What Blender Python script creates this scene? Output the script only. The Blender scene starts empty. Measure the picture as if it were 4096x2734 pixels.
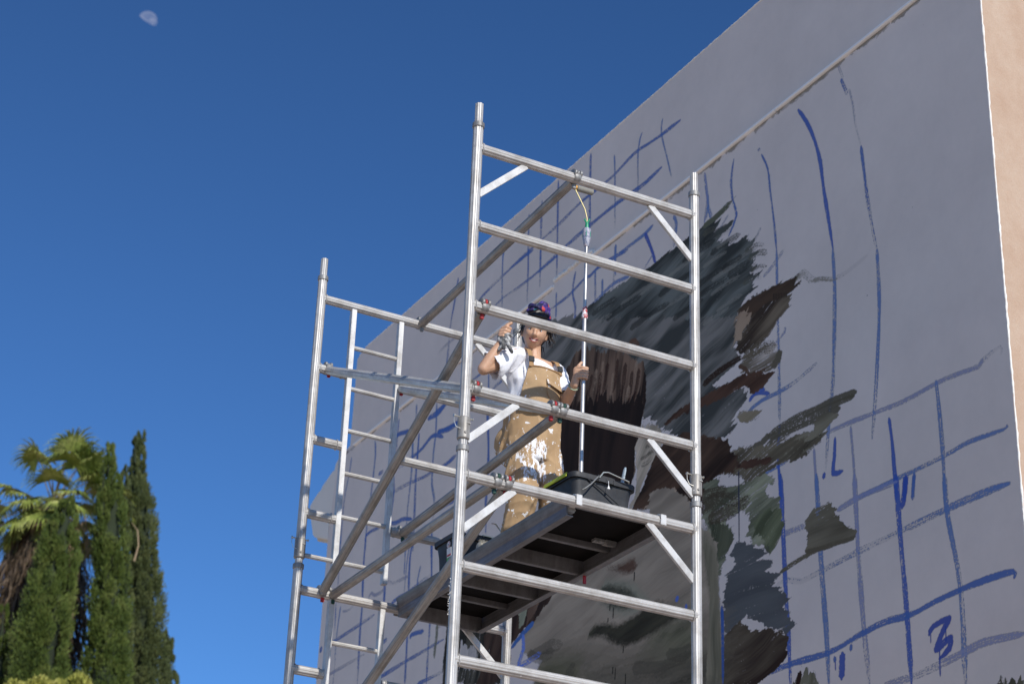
import bpy, bmesh, math, random
import numpy as np
from mathutils import Vector, Matrix, noise as mnoise
R_ = math.radians
scene = bpy.context.scene
COL = scene.collection
random.seed(7); rng = np.random.default_rng(7)

# ------------------------------------------------------------------ camera
Z0 = 7.55                      # height of the uppermost scaffold rung above the ground
CR = np.array([[0.87739019, -0.47853368, 0.0345249], [0.41682877, 0.79592946, 0.43903311], [-0.23757151, -0.37081237, 0.89780731]])
CAM = Vector((-4.28067, -8.68876, Z0 - 5.94919))
cd = bpy.data.cameras.new('camera'); cam = bpy.data.objects.new('camera', cd); COL.objects.link(cam)
r_, f_, u_ = (Vector(CR[i]) for i in range(3))
cam.matrix_world = Matrix(((r_.x, u_.x, -f_.x, CAM.x), (r_.y, u_.y, -f_.y, CAM.y), (r_.z, u_.z, -f_.z, CAM.z), (0, 0, 0, 1)))
cd.lens = 70.0; cd.sensor_width = 36.0; cd.clip_start = 0.1; cd.clip_end = 9000
cd.dof.use_dof = True; cd.dof.focus_distance = 11.9; cd.dof.aperture_fstop = 3.4
scene.camera = cam

# ------------------------------------------------------------------ light
SUN_EL, SUN_AZ = R_(32), R_(180 - 1.2)      # direction towards the sun
w = bpy.data.worlds.new('World'); scene.world = w; w.use_nodes = True
nt = w.node_tree; bg = nt.nodes['Background']
sky = nt.nodes.new('ShaderNodeTexSky'); sky.sky_type = 'NISHITA'; sky.sun_disc = False
sky.sun_elevation = SUN_EL; sky.sun_rotation = SUN_AZ; sky.air_density = 0.85; sky.dust_density = 0.0; sky.ozone_density = 5.0; sky.altitude = 300
gm = nt.nodes.new('ShaderNodeGamma'); gm.inputs[1].default_value = 1.28; nt.links.new(sky.outputs[0], gm.inputs[0])
tn = nt.nodes.new('ShaderNodeMix'); tn.data_type = 'RGBA'; tn.blend_type = 'MULTIPLY'; tn.inputs[0].default_value = 1.0; tn.inputs[7].default_value = (.62, .80, .86, 1); nt.links.new(gm.outputs[0], tn.inputs[6])
nt.links.new(tn.outputs[2], bg.inputs[0]); bg.inputs[1].default_value = 0.10
sd = bpy.data.lights.new('sun', 'SUN'); so = bpy.data.objects.new('sun', sd); COL.objects.link(so)
sd.energy = 4.2; sd.angle = R_(0.53); sd.color = (1.0, 0.95, 0.88)
sv = Vector((math.sin(SUN_AZ) * math.cos(SUN_EL), math.cos(SUN_AZ) * math.cos(SUN_EL), math.sin(SUN_EL)))
so.rotation_euler = sv.to_track_quat('Z', 'Y').to_euler()
vs = scene.view_settings; vs.view_transform = 'Standard'; vs.look = 'None'; vs.exposure = 0.0; vs.gamma = 1.0; vs.use_curve_mapping = False

# ------------------------------------------------------------------ helpers
def tag(o, label=None, cat=None, group=None, kind=None):
    if label: o['label'] = label
    if cat: o['category'] = cat
    if group: o['group'] = group
    if kind: o['kind'] = kind
    return o
def empty(name, loc=(0, 0, 0), label=None, cat=None, group=None):
    o = bpy.data.objects.new(name, None); o.empty_display_size = .1; o.location = loc; COL.objects.link(o)
    return tag(o, label, cat, group)
def link(name, me, mat=None, parent=None):
    o = bpy.data.objects.new(name, me); COL.objects.link(o)
    if mat and not me.materials: me.materials.append(mat)
    if parent:
        o.parent = parent
        p = parent; off = Vector((0, 0, 0))
        while p: off += p.location; p = p.parent
        o.location = -off           # meshes are written in world coordinates
    return o
class MB:
    def __init__(s): s.v = []; s.f = []; s.uv = []; s.m = []
    def face(s, idx, uv=None, m=0):
        s.f.append(idx); s.m.append(m)
        s.uv.append(uv if uv else [(s.v[i][0] + s.v[i][1], s.v[i][2]) for i in idx])
    def box(s, c, h, R=None, m=0):
        R = R or Matrix.Identity(3); b = len(s.v); c = Vector(c)
        for sx in (-1, 1):
            for sy in (-1, 1):
                for sz in (-1, 1): s.v.append(tuple(c + R @ Vector((sx * h[0], sy * h[1], sz * h[2]))))
        for q in ((0, 1, 3, 2), (4, 6, 7, 5), (0, 4, 5, 1), (2, 3, 7, 6), (0, 2, 6, 4), (1, 5, 7, 3)): s.face([b + i for i in q], m=m)
        return s
    def bar(s, a, b, wv, w, t, m=0):
        """rectangular bar from a to b; wv = direction of its width w, thickness t across"""
        a, b = Vector(a), Vector(b); d = (b - a).normalized(); wv = Vector(wv); wv = (wv - d * wv.dot(d)).normalized(); n = d.cross(wv)
        return s.box((a + b) / 2, ((b - a).length / 2, w / 2, t / 2), Matrix((d, wv, n)).transposed(), m)
    def path(s, pts, rad, n=16, flute=0.0, cap=True, m=0, flat=1.0, up=None):
        pts = [Vector(p) for p in pts]; k = len(pts)
        rad = rad if isinstance(rad, (list, tuple)) else [rad] * k
        d0 = (pts[1] - pts[0]).normalized(); ref = Vector(up) if up else (Vector((0, 0, 1)) if abs(d0.z) < .9 else Vector((1, 0, 0)))
        b = len(s.v); L = 0; Ls = []
        for i, p in enumerate(pts):
            if i: L += (p - pts[i - 1]).length
            Ls.append(L)
            d = (pts[min(i + 1, k - 1)] - pts[max(i - 1, 0)]).normalized()
            x = d.cross(ref).normalized(); y = x.cross(d).normalized()
            if not up: ref = y
            for j in range(n):
                a = 2 * math.pi * j / n; rr = rad[i] * (1 - flute * (j % 4 >= 2))
                s.v.append(tuple(p + x * math.cos(a) * rr + y * math.sin(a) * rr * flat))
        for i in range(k - 1):
            for j in range(n):
                j2 = (j + 1) % n; q = [b + i * n + j, b + i * n + j2, b + (i + 1) * n + j2, b + (i + 1) * n + j]
                s.face(q, [(j / n, Ls[i]), ((j + 1) / n, Ls[i]), ((j + 1) / n, Ls[i + 1]), (j / n, Ls[i + 1])], m)
        if cap:
            s.face([b + j for j in range(n)][::-1], m=m); s.face([b + (k - 1) * n + j for j in range(n)], m=m)
        return s
    def grid(s, P, m=0, closed_u=False):
        """P[i][j] rows of points"""
        b = len(s.v); ni, nj = len(P), len(P[0])
        for row in P:
            for p in row: s.v.append(tuple(p))
        for i in range(ni - 1):
            for j in range(nj if closed_u else nj - 1):
                j2 = (j + 1) % nj
                s.face([b + i * nj + j, b + i * nj + j2, b + (i + 1) * nj + j2, b + (i + 1) * nj + j], [(j / nj, i / ni), ((j + 1) / nj, i / ni), ((j + 1) / nj, (i + 1) / ni), (j / nj, (i + 1) / ni)], m)
        return s
    def slab(s, P, th):
        """thin solid from a grid of points, thickened by th (vector per whole)"""
        th = Vector(th); Q = [[Vector(p) + th for p in r] for r in P]
        ni, nj = len(P), len(P[0]); s.grid(P); s.grid([r[::-1] for r in Q])
        ring = [P[0][j] for j in range(nj)] + [P[i][-1] for i in range(1, ni)] + [P[-1][j] for j in range(nj - 2, -1, -1)] + [P[i][0] for i in range(ni - 2, 0, -1)]
        b = len(s.v); k = len(ring)
        for p in ring: s.v.append(tuple(p))
        for p in ring: s.v.append(tuple(Vector(p) + th))
        for i in range(k): s.face([b + i, b + k + i, b + k + (i + 1) % k, b + (i + 1) % k])
        return s
    def prism(s, poly, th):
        th = Vector(th); b = len(s.v); k = len(poly)
        for p in poly: s.v.append(tuple(p))
        for p in poly: s.v.append(tuple(Vector(p) + th))
        s.face(list(range(b, b + k))); s.face(list(range(b + 2 * k - 1, b + k - 1, -1)))
        for i in range(k): s.face([b + i, b + k + i, b + k + (i + 1) % k, b + (i + 1) % k], [(i * .37, 0), (i * .37, th.length), (i * .37 + .1, th.length), (i * .37 + .1, 0)])
        return s
    def mesh(s, name, bev=0, ang=35):
        me = bpy.data.meshes.new(name); me.from_pydata(s.v, [], s.f)
        ul = me.uv_layers.new(name='UVMap'); flat = [c for f in s.uv for uv in f for c in uv]
        if len(flat) == 2 * len(me.loops): ul.data.foreach_set('uv', flat)
        me.polygons.foreach_set('material_index', s.m)
        bm = bmesh.new(); bm.from_mesh(me); bmesh.ops.recalc_face_normals(bm, faces=bm.faces[:])
        if bev: bmesh.ops.bevel(bm, geom=[e for e in bm.edges if len(e.link_faces) == 2 and e.calc_face_angle(0) > .6], offset=bev, segments=2, affect='EDGES', clamp_overlap=True)
        bm.to_mesh(me); bm.free()
        me.shade_smooth(); me.set_sharp_from_angle(angle=R_(ang)); return me
    def build(s, name, mat, parent=None, bev=0, ang=35):
        me = s.mesh(name, bev, ang)
        for mm in (mat if isinstance(mat, (list, tuple)) else [mat]): me.materials.append(mm)
        return link(name, me, None, parent)

# ------------------------------------------------------------------ materials
def mat(name, col, rough=.6, metal=0.0, **kw):
    m = bpy.data.materials.new(name); m.use_nodes = True; b = m.node_tree.nodes['Principled BSDF']
    b.inputs['Base Color'].default_value = (*col, 1); b.inputs['Roughness'].default_value = rough; b.inputs['Metallic'].default_value = metal
    for k, v in kw.items(): b.inputs[k].default_value = v
    return m
def N(m, t, **kw):
    n = m.node_tree.nodes.new(t)
    for k, v in kw.items():
        if isinstance(v, (int, float, tuple)) and k in n.inputs: n.inputs[k].default_value = v
        else: setattr(n, k, v)
    return n
def L(m, a, b): m.node_tree.links.new(a, b)
def ramp(m, src, stops, interp='LINEAR'):
    r = m.node_tree.nodes.new('ShaderNodeValToRGB'); r.color_ramp.interpolation = interp; e = r.color_ramp.elements
    while len(e) < len(stops): e.new(.5)
    for i, (p, c) in enumerate(stops): e[i].position = p; e[i].color = (*c, 1) if len(c) == 3 else c
    L(m, src, r.inputs[0]); return r
def mix(m, fac, a, b, blend='MIX'):
    n = m.node_tree.nodes.new('ShaderNodeMix'); n.data_type = 'RGBA'; n.blend_type = blend
    for s, v in ((0, fac), (6, a), (7, b)):
        if hasattr(v, 'is_output') or hasattr(v, 'links'): L(m, v, n.inputs[s])
        else: n.inputs[s].default_value = v if not isinstance(v, tuple) or len(v) == 4 else (*v, 1)
    return n.outputs[2]
def coords(m, kind='Object', scale=(1, 1, 1)):
    t = N(m, 'ShaderNodeTexCoord'); mp = N(m, 'ShaderNodeMapping'); mp.inputs['Scale'].default_value = scale; L(m, t.outputs[kind], mp.inputs[0]); return mp.outputs[0]
def nz(m, vec, scale, detail=4, rough=.6):
    n = N(m, 'ShaderNodeTexNoise'); n.inputs['Scale'].default_value = scale; n.inputs['Detail'].default_value = detail; n.inputs['Roughness'].default_value = rough; L(m, vec, n.inputs['Vector']); return n.outputs['Fac']
def bsdf(m): return m.node_tree.nodes['Principled BSDF']
def bump(m, h, strength=.3, dist=.002):
    b = N(m, 'ShaderNodeBump'); b.inputs['Strength'].default_value = strength; b.inputs['Distance'].default_value = dist; L(m, h, b.inputs['Height']); L(m, b.outputs[0], bsdf(m).inputs['Normal'])

def alu_mat(name, col, dark, metal=.85, rough=.4, amount=.5):
    m = mat(name, col, rough, metal)
    v = coords(m, 'UV', (14, 1.6, 1)); s1 = nz(m, v, 1.6, 6, .7)
    v2 = coords(m, 'Object'); s2 = nz(m, v2, 28, 5, .7); s3 = nz(m, v2, 8, 6, .7)
    c1 = ramp(m, s1, [(.38, dark), (.62, col)]).outputs[0]
    c2 = ramp(m, s3, [(.36, (.50, .47, .43)), (.56, (1, 1, 1))]).outputs[0]
    c = mix(m, amount, (*col, 1), c1); c = mix(m, .55, c, c2, 'MULTIPLY')
    spots = ramp(m, s2, [(.70, (0, 0, 0)), (.74, (1, 1, 1))]).outputs[0]
    c = mix(m, spots, c, (.86, .85, .82, 1))
    L(m, c, bsdf(m).inputs['Base Color'])
    L(m, ramp(m, s1, [(.3, (rough + .18,) * 3), (.7, (rough - .06,) * 3)]).outputs[0], bsdf(m).inputs['Roughness'])
    bump(m, s2, .25, .0012); return m
ALU = alu_mat('aluminium', (.58, .565, .54), (.33, .315, .29), .28, .42, .8)
ALU_OLD = alu_mat('aluminium_weathered', (.40, .385, .355), (.20, .185, .165), .25, .44, .85)
ALU_FLAT = alu_mat('aluminium_flat', (.56, .56, .55), (.47, .46, .45), .25, .5, .25)
CAST = alu_mat('cast_metal', (.34, .34, .33), (.15, .145, .14), .4, .5, .7)
STEEL = mat('zinc_steel', (.62, .60, .52), .35, .9)
RED = mat('red_plastic', (.36, .015, .015), .45); GREEN = mat('dark_green_plastic', (.01, .05, .03), .4)
BLACK = mat('black_plastic', (.012, .013, .016), .65)

# ------------------------------------------------------------------ ground
g = mat('ground_gravel', (.42, .38, .33), .95); gv = coords(g); L(g, ramp(g, nz(g, gv, .6, 8), [(.3, (.46, .35, .27)), (.7, (.64, .50, .39))]).outputs[0], bsdf(g).inputs['Base Color'])
bump(g, nz(g, gv, 25, 6), .6, .01)
b = MB(); b.face([0, 1, 2, 3], [(0, 0)] * 4) if False else None
b.v = [(-4000, -4000, 0), (4000, -4000, 0), (4000, 4000, 0), (-4000, 4000, 0)]; b.face([0, 1, 2, 3])
tag(b.build('ground', g), kind='structure')
# ------------------------------------------------------------------ mural paint (an image made here, in wall coordinates)
WX = 3.6                                   # the plane of the painted side wall
Y_NEAR, Y_FAR, Z_TOP = -0.30, 10.58, Z0 + 3.74
TY0, TY1, TZ0, TZ1 = -0.30, 10.60, Z0 - 2.75, Z0 + 3.75      # extent of the texture
PPM = 200
TW, TH = int((TY1 - TY0) * PPM), int((TZ1 - TZ0) * PPM)
def on_wall(u, v, X=WX):
    """point of the plane x = X under photo pixel (u, v)"""
    d = CR.T @ np.array([(u - 2048) / 7964.4, 1, -(v - 1367) / 7964.4]); t = (X - CAM.x) / d[0]
    return CAM.y + t * d[1], CAM.z + t * d[2]
CROPS = {'A': (1750, 350, .47826), 'B': (1750, 1000, .47826), '4': (1100, 1000, .38314), '5': (1100, 1600, .38314), '6': (1100, 2134, .38314),
         'P': (2600, 0, .63768), 'Q': (2600, 1000, .63768), 'S': (2600, 1900, .63687), 'a': (2600, 700, .38314), 'b': (2600, 1200, .38314),
         'c': (2100, 1100, .4464), 'd': (2400, 1700, .38314), 'e': (2000, 2134, .38314), 'V': (0, 0, 1.7437)}
def pts(crop, seq):
    ox, oy, s = CROPS[crop]; out = []
    for x, y in seq:
        yy, zz = on_wall(ox + s * x, oy + s * y); out.append(((yy - TY0) * PPM, (zz - TZ0) * PPM))
    return np.array(out)
WALLOBS = np.array([128, 130, 146.]) 
def lin(c): c = np.asarray(c, float) / 255; return np.where(c <= .04045, c / 12.92, ((c + .055) / 1.055) ** 2.4)
def paint(c):
    """surface colour of a paint that looks like sRGB c next to white wall that looks like WALLOBS"""
    c = np.asarray(c, float)
    if c[2] < 115: c = c * .70 + c.mean() * .30; c = c * .93     # everything but the blue lines is a muted, dark mix
    return np.clip(lin(c) / lin(WALLOBS) * np.array([.76, .672, .588]), .004, .85)
tab = rng.random((256, 256)).astype(np.float32)
def vnoise(x, y, seed=0):
    x = x + seed * 37.7; y = y + seed * 91.3
    xi = np.floor(x).astype(np.int32); yi = np.floor(y).astype(np.int32); fx = x - xi; fy = y - yi
    fx = fx * fx * (3 - 2 * fx); fy = fy * fy * (3 - 2 * fy); a = xi & 255; b_ = yi & 255; a1 = (a + 1) & 255; b1 = (b_ + 1) & 255
    return (tab[b_, a] * (1 - fx) + tab[b_, a1] * fx) * (1 - fy) + (tab[b1, a] * (1 - fx) + tab[b1, a1] * fx) * fy
def fb(x, y, seed=0): return (vnoise(x, y, seed) * .55 + vnoise(x * 2.1, y * 2.1, seed + 3) * .3 + vnoise(x * 4.3, y * 4.3, seed + 5) * .15)
IMG = np.zeros((TH, TW, 4), np.float32)     # rgb albedo + coverage
def comp(y0, y1, x0, x1, a, col):
    P = IMG[y0:y1, x0:x1]; a = a[..., None]; P[..., :3] = P[..., :3] * (1 - a) + col * a; P[..., 3:] = P[..., 3:] * (1 - a) + a
def bbox(p, m):
    x0 = max(int(p[:, 0].min() - m), 0); x1 = min(int(p[:, 0].max() + m) + 1, TW); y0 = max(int(p[:, 1].min() - m), 0); y1 = min(int(p[:, 1].max() + m) + 1, TH)
    return x0, x1, y0, y1
SEED = [0]
def fill(crop, seq, c1, c2=None, ang=45, edge=.10, alpha=1.0, dry=.15, fine=.012, contrast=1.0, long=.35, soft=False):
    """ragged brushed area; ang = stroke direction on the wall, edge (m) how far strokes overrun"""
    SEED[0] += 1; sd = SEED[0]; p = pts(crop, seq) if isinstance(crop, str) else crop
    x0, x1, y0, y1 = bbox(p, edge * PPM * 1.4)
    if x1 <= x0 or y1 <= y0: return
    X, Y = np.meshgrid(np.arange(x0, x1, dtype=np.float32), np.arange(y0, y1, dtype=np.float32))
    ca, sa = math.cos(math.radians(ang)), math.sin(math.radians(ang))
    bend = (fb(X / 130, Y / 130, sd) - .5) * 30
    S = (X * ca + Y * sa) / PPM; T = (-X * sa + Y * ca + bend) / PPM
    st = vnoise(T / .035, S / .9, sd) * .5 + vnoise(T / (fine * 1.6), S / .5, sd + 1) * .5
    m = 0; n = len(p); wob = (fb(X / 40, Y / 40, sd + 2) - .5) * 14
    amps = ((-1.2, 3), (-.7, 0), (-.25, 1), (.25, 2), (.7, 4), (1.2, 5)) if soft else ((.25, 3), (.8, 0), (1.5, 1))
    for amp, wsm in amps:
        sh = ((st if soft else (st - .5) * 2)) * edge * PPM * amp + wob; jx = (vnoise(X / 5, Y / 5, sd + wsm) - .5) * 5
        Xw = X + ca * sh + jx; Yw = Y + sa * sh - jx + (amp * edge * PPM * .5 if soft else 0); ins = np.zeros(X.shape, bool)
        for i in range(n):
            xa, ya = p[i]; xb, yb = p[(i + 1) % n]
            if ya == yb: continue
            ins ^= ((ya > Yw) != (yb > Yw)) & (Xw < (xb - xa) * (Yw - ya) / (yb - ya) + xa)
        m = m + ins / float(len(amps))
    wv = vnoise(T / .07, S / (long * 1.3), sd + 7) * .40 + vnoise(T / fine, S / (long * .7), sd + 8) * .14 + fb(T / .16, S / .5, sd + 9) * .48 - .01
    c1 = paint(c1); c2 = paint(c2) if c2 is not None else c1 * 1.25
    t = np.clip((wv - .5) * 2.6 * contrast + .5, 0, 1)[..., None]
    col = c1 * (1 - t) + c2 * t
    dn = vnoise(T / .010, S / .40, sd + 11) * .72 + fb(X / 3, Y / 3, sd + 12) * .28
    a = (m > 0) * alpha * np.clip((m * 1.25 - dn * .95 + .05) * 5, 0, 1) * np.clip((dn - dry * .8) * 7 + .5, 0, 1)
    if soft: a = m * alpha
    comp(y0, y1, x0, x1, a.astype(np.float32), col.astype(np.float32))
def stroke(crop, seq, c, wd=.03, dry=.3, alpha=1.0, taper=.15, blunt=False):
    """one brush line, wd in metres"""
    SEED[0] += 1; sd = SEED[0]; p = pts(crop, seq)
    # resample as a smooth curve
    q = []
    for i in range(len(p) - 1):
        p0, p1, p2, p3 = p[max(i - 1, 0)], p[i], p[i + 1], p[min(i + 2, len(p) - 1)]
        k = max(2, int(np.hypot(*(p2 - p1)) / 12))
        for j in range(k):
            t = j / k; q.append(.5 * ((2 * p1) + (-p0 + p2) * t + (2 * p0 - 5 * p1 + 4 * p2 - p3) * t * t + (-p0 + 3 * p1 - 3 * p2 + p3) * t ** 3))
    q.append(p[-1]); q = np.array(q); Ls = np.concatenate([[0], np.cumsum(np.hypot(*np.diff(q, axis=0).T))]); tot = Ls[-1] + 1e-6
    hw = wd * PPM / 2; c = paint(c)
    x0, x1, y0, y1 = bbox(q, hw * 2 + 3)
    if x1 <= x0 or y1 <= y0: return
    A = np.zeros((y1 - y0, x1 - x0), np.float32)
    for i in range(len(q) - 1):
        a, b_ = q[i], q[i + 1]; u0 = max(int(min(a[0], b_[0]) - hw * 1.6 - 2), x0); u1 = min(int(max(a[0], b_[0]) + hw * 1.6 + 3), x1)
        v0 = max(int(min(a[1], b_[1]) - hw * 1.6 - 2), y0); v1 = min(int(max(a[1], b_[1]) + hw * 1.6 + 3), y1)
        if u1 <= u0 or v1 <= v0: continue
        X, Y = np.meshgrid(np.arange(u0, u1, dtype=np.float32), np.arange(v0, v1, dtype=np.float32)); d = b_ - a; l2 = d @ d + 1e-6; ln = math.sqrt(l2)
        t = np.clip(((X - a[0]) * d[0] + (Y - a[1]) * d[1]) / l2, 0, 1); dx = X - a[0] - t * d[0]; dy = Y - a[1] - t * d[1]
        ac = ((X - a[0]) * d[1] - (Y - a[1]) * d[0]) / ln; dist = np.hypot(dx, dy); al = Ls[i] + t * ln; f = al / tot
        wloc = hw * (.72 + .5 * vnoise(al / 40, al * 0 + sd, sd)) * np.clip(f / max(taper * .4, 1e-3) + .45, 0, 1) * np.clip((1 - f) / taper + .35, 0, 1)
        wloc = wloc * (1 + .25 * (vnoise(X / 2.2, Y / 2.2, sd) - .5)) + .35
        e = np.clip(wloc - dist + .5, 0, 1)
        br = vnoise(ac / .8, al / 55, sd + 2) * .5 + vnoise(X / 1.6, Y / 1.6, sd + 3) * .5
        load = dry * (.35 + 1.1 * f * vnoise(al / 70, al * 0, sd + 5) + .25)
        e = e * np.clip((br - load) * 6 + .55, .12, 1)
        A[v0 - y0:v1 - y0, u0 - x0:u1 - x0] = np.maximum(A[v0 - y0:v1 - y0, u0 - x0:u1 - x0], e)
    comp(y0, y1, x0, x1, A * alpha, c.astype(np.float32))
BL = (40, 66, 128); BLF = (82, 92, 136); BLM = (55, 78, 132)
def lines(crop, ss, c=BLM, wd=.034, dry=.45, alpha=.92):
    for s_ in ss: stroke(crop, s_, c, wd * random.uniform(.85, 1.15), dry, alpha)
# blue grid: parapet
lines('A', [[(1283,560),(1277,800),(1275,1000),(1270,1300)], [(1012,785),(1008,1000),(1003,1300),(1000,1560)], [(876,952),(866,1250),(860,1568)], [(766,1065),(762,1300),(760,1568)]], BL, .036)
lines('B', [[(1000,40),(1000,130),(998,215)], [(864,0),(862,150),(855,310)], [(762,0),(758,200),(750,435)]], BL, .032)
lines('A', [[(556,1375),(545,1470),(545,1568)], [(1480,570),(1486,720),(1485,1170)], [(1712,380),(1680,520),(1680,890)], [(1885,262),(1874,330),(1880,420),(1915,560),(1958,745)]], BLM, .026)
lines('B', [[(548,10),(543,200),(540,500)]], BLM, .028)
lines('A', [[(2032,275),(1960,330),(1870,400),(1760,475),(1680,525),(1600,600),(1490,720),(1400,800),(1200,960),(1010,1150),(860,1280),(750,1380),(560,1565)], [(1875,668),(1800,740),(1700,830),(1480,985),(1280,1150),(1060,1340),(940,1450),(820,1560)]], BL, .036)
lines('B', [[(800,0),(660,110),(540,222),(420,340),(345,420)], [(1000,50),(870,160),(760,250),(640,340),(540,410),(470,475)]], BL, .036)
lines('4', [[(1915,295),(1880,520),(1832,800),(1805,1100),(1785,1245)]], BL, .034); lines('4', [[(1940,880),(1800,980),(1700,1080)]], BLF, .03, .6, .5)
# below the ledge
lines('A', [[(1800,1155),(1730,1230),(1600,1330),(1480,1420),(1330,1520)], [(1490,1320),(1488,1450),(1490,1568)], [(1975,1080),(2000,1140),(1975,1330)], [(2235,720),(2250,850),(2265,990),(2235,1130)], [(2262,990),(2290,1090)]], BLM, .034)
lines('A', [[(1738,1225),(1790,1350),(1825,1470)]], (32, 52, 126), .045, .2); lines('A', [[(1800,1400),(1720,1530)]], BLF, .02)
lines('B', [[(1590,0),(1480,60),(1340,150),(1280,215),(1230,240),(1130,350),(1050,420),(940,500)], [(1155,185),(1130,350),(1155,480),(1145,625)]], BL, .036)
lines('B', [[(1600,225),(1470,285),(1320,430),(1220,520),(1070,640),(930,770)], [(1490,0),(1480,180),(1470,370)], [(1320,180),(1322,480)], [(1380,250),(1378,440)], [(375,1025),(290,1090)], [(550,1080),(460,1160)], [(430,1030),(425,1300),(415,1568)], [(995,360),(992,560)]], BLM, .03)
lines('B', [[(175,1440),(80,1490),(5,1525)]], BL, .05, .3); lines('B', [[(80,1275),(0,1360)]], BL, .036)
lines('5', [[(1480,50),(1475,200)], [(1295,200),(1265,560)], [(1690,40),(1680,330),(1655,560),(1645,740),(1640,880),(1665,1050),(1645,1300),(1640,1568)], [(1045,430),(1050,560),(1020,850),(1000,1000),(960,1300),(945,1568)], [(800,600),(780,750),(730,1000),(700,1300),(680,1568)], [(1240,790),(1240,980),(1200,1300),(1185,1568)], [(1440,430),(1430,700),(1400,1000),(1375,1250),(1370,1568)]], BLM, .034)
lines('5', [[(1505,350),(1490,560),(1470,800),(1460,1100),(1440,1568)], [(2220,130),(2230,560),(2205,1000),(2200,1380)]], BL, .045, .3)
lines('5', [[(1755,385),(1690,365),(1630,385),(1540,500),(1440,590),(1290,710)], [(1890,575),(1790,665),(1650,740),(1580,790),(1460,840),(1350,890),(1210,980)], [(1085,770),(1130,740)], [(1870,1050),(1700,1150)], [(1195,1285),(1260,1280),(1340,1240),(1430,1240)], [(950,1415),(1000,1370),(1100,1325)]], BL, .038)
lines('5', [[(1245,395),(1300,352),(1400,325)], [(1600,192),(1700,130),(1790,30)], [(1700,330),(1820,300),(1910,225)]], BL, .06, .25)
lines('B', [[(420,1470),(300,1530),(270,1568)], [(720,1290),(560,1400),(440,1470)]], BLM, .03)
lines('6', [[(690,0),(670,300),(660,500),(640,700),(625,1000)], [(1365,100),(1350,420)], [(1410,100),(1378,300),(1350,600)], [(685,760),(640,1100),(625,1350),(605,1568)], [(1520,340),(1490,480),(1490,570)]], BLM, .026)
lines('6', [[(950,0),(925,350),(910,760),(890,1000),(860,1568)], [(1190,0),(1150,350),(1145,600),(1130,800),(1110,1200),(1090,1500)], [(1440,80),(1410,250),(1395,600)], [(1635,0),(1635,500),(1620,900),(1600,1200),(1580,1568)], [(1385,970),(1370,1300),(1355,1568)]], BL, .042, .35)
lines('6', [[(1220,720),(1300,660),(1380,620),(1480,540),(1620,430)], [(580,1140),(650,1100),(880,950),(1040,840)], [(1090,1500),(1300,1370),(1590,1200),(1760,1100)], [(1400,960),(1530,880)], [(1100,1150),(1170,1100)], [(1490,1568),(1740,1440)]], BL, .036)
lines('6', [[(980,660),(1010,615),(1040,640),(1130,590),(1170,500),(1230,520),(1330,470),(1400,440)], [(560,1470),(700,1390),(930,1260)], [(710,810),(760,800),(820,750)]], BLF, .032, .6, .7)
lines('6', [[(1415,1085),(1430,1050),(1550,1015)], [(470,1225),(490,1190)]], BL, .06, .25)
lines('6', [[(1690,960),(1690,1050),(1670,1200),(1665,1290)]], (70, 78, 76), .06, .5); lines('6', [[(1690,960),(1760,935),(1800,925)]], (70, 78, 76), .05, .6)
# right part
lines('P', [[(1185,420),(1212,495)], [(1250,560),(1275,660),(1290,780),(1325,920)], [(345,1090),(360,1220),(340,1390)], [(695,1430),(660,1510)], [(490,1350),(430,1450)]], BLF, .022, .6, .7)
lines('P', [[(1200,500),(1240,592)], [(680,938),(690,946)]], BL, .03); lines('P', [[(1325,920),(1345,1080),(1365,1240),(1400,1450),(1425,1568)], [(700,970),(740,1060),(755,1200),(780,1400),(795,1568)], [(527,1000),(510,1130),(520,1260),(545,1350),(495,1480)]], BL, .026)
lines('P', [[(930,690),(980,760),(1030,870),(1070,1020),(1090,1180),(1125,1400),(1150,1568)]], (34, 58, 128), .036, .2)
lines('Q', [[(1105,1150),(1200,1105),(1400,1025),(1600,945),(1800,835),(1900,790),(2060,730),(2080,700),(2195,605),(2205,650)], [(715,165),(770,100),(840,0)], [(845,490),(845,515),(790,580)], [(1260,1110),(1280,1350),(1290,1568)], [(1030,1250),(1050,1568)], [(2250,1468),(2150,1490),(2000,1560)]], BLF, .028, .5, .85)
lines('Q', [[(1148,0),(1160,300),(1150,800),(1130,1000),(1115,1200),(1105,1380)], [(1425,0),(1440,350),(1425,750),(1410,1000),(1395,1180)], [(795,0),(800,300),(810,700),(815,1100)], [(620,1010),(700,945),(820,885),(920,820),(1045,710)], [(1310,1550),(1550,1435),(1850,1290),(2000,1205),(2220,1125),(2240,1100)], [(730,1395),(860,1320)], [(1795,820),(1815,1000),(1840,1290),(1850,1568)], [(1660,1395),(1650,1568)]], BLM, .032)
lines('Q', [[(625,945),(655,905),(700,895),(750,900)], [(655,905),(668,870),(720,875)], [(815,1100),(805,1300),(825,1568)], [(1500,1055),(1520,1200),(1550,1568)], [(1162,1178),(1158,1300),(1150,1400),(1210,1385)], [(1095,1400),(1090,1432)], [(1606,1430),(1595,1568)]], (30, 56, 130), .034, .15)
lines('S', [[(820,0),(835,300),(850,650),(865,900),(885,1310)], [(1545,0),(1575,400),(1610,800),(1645,1310)]], (34, 58, 130), .05, .3)
lines('S', [[(1045,0),(1060,250),(1080,600),(1110,1000),(1125,1310)], [(1850,0),(1870,250),(1950,700),(1985,1310)]], BLM, .05, .45); lines('S', [[(1285,0),(1310,480),(1340,900),(1380,1310)]], BLF, .04, .5)
lines('S', [[(850,365),(970,320)], [(1180,220),(1320,135),(1550,40)], [(2349,995),(2100,1050),(1960,1120),(1800,1200),(1640,1270),(1480,1310)]], BLF, .04, .5, .85)
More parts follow.
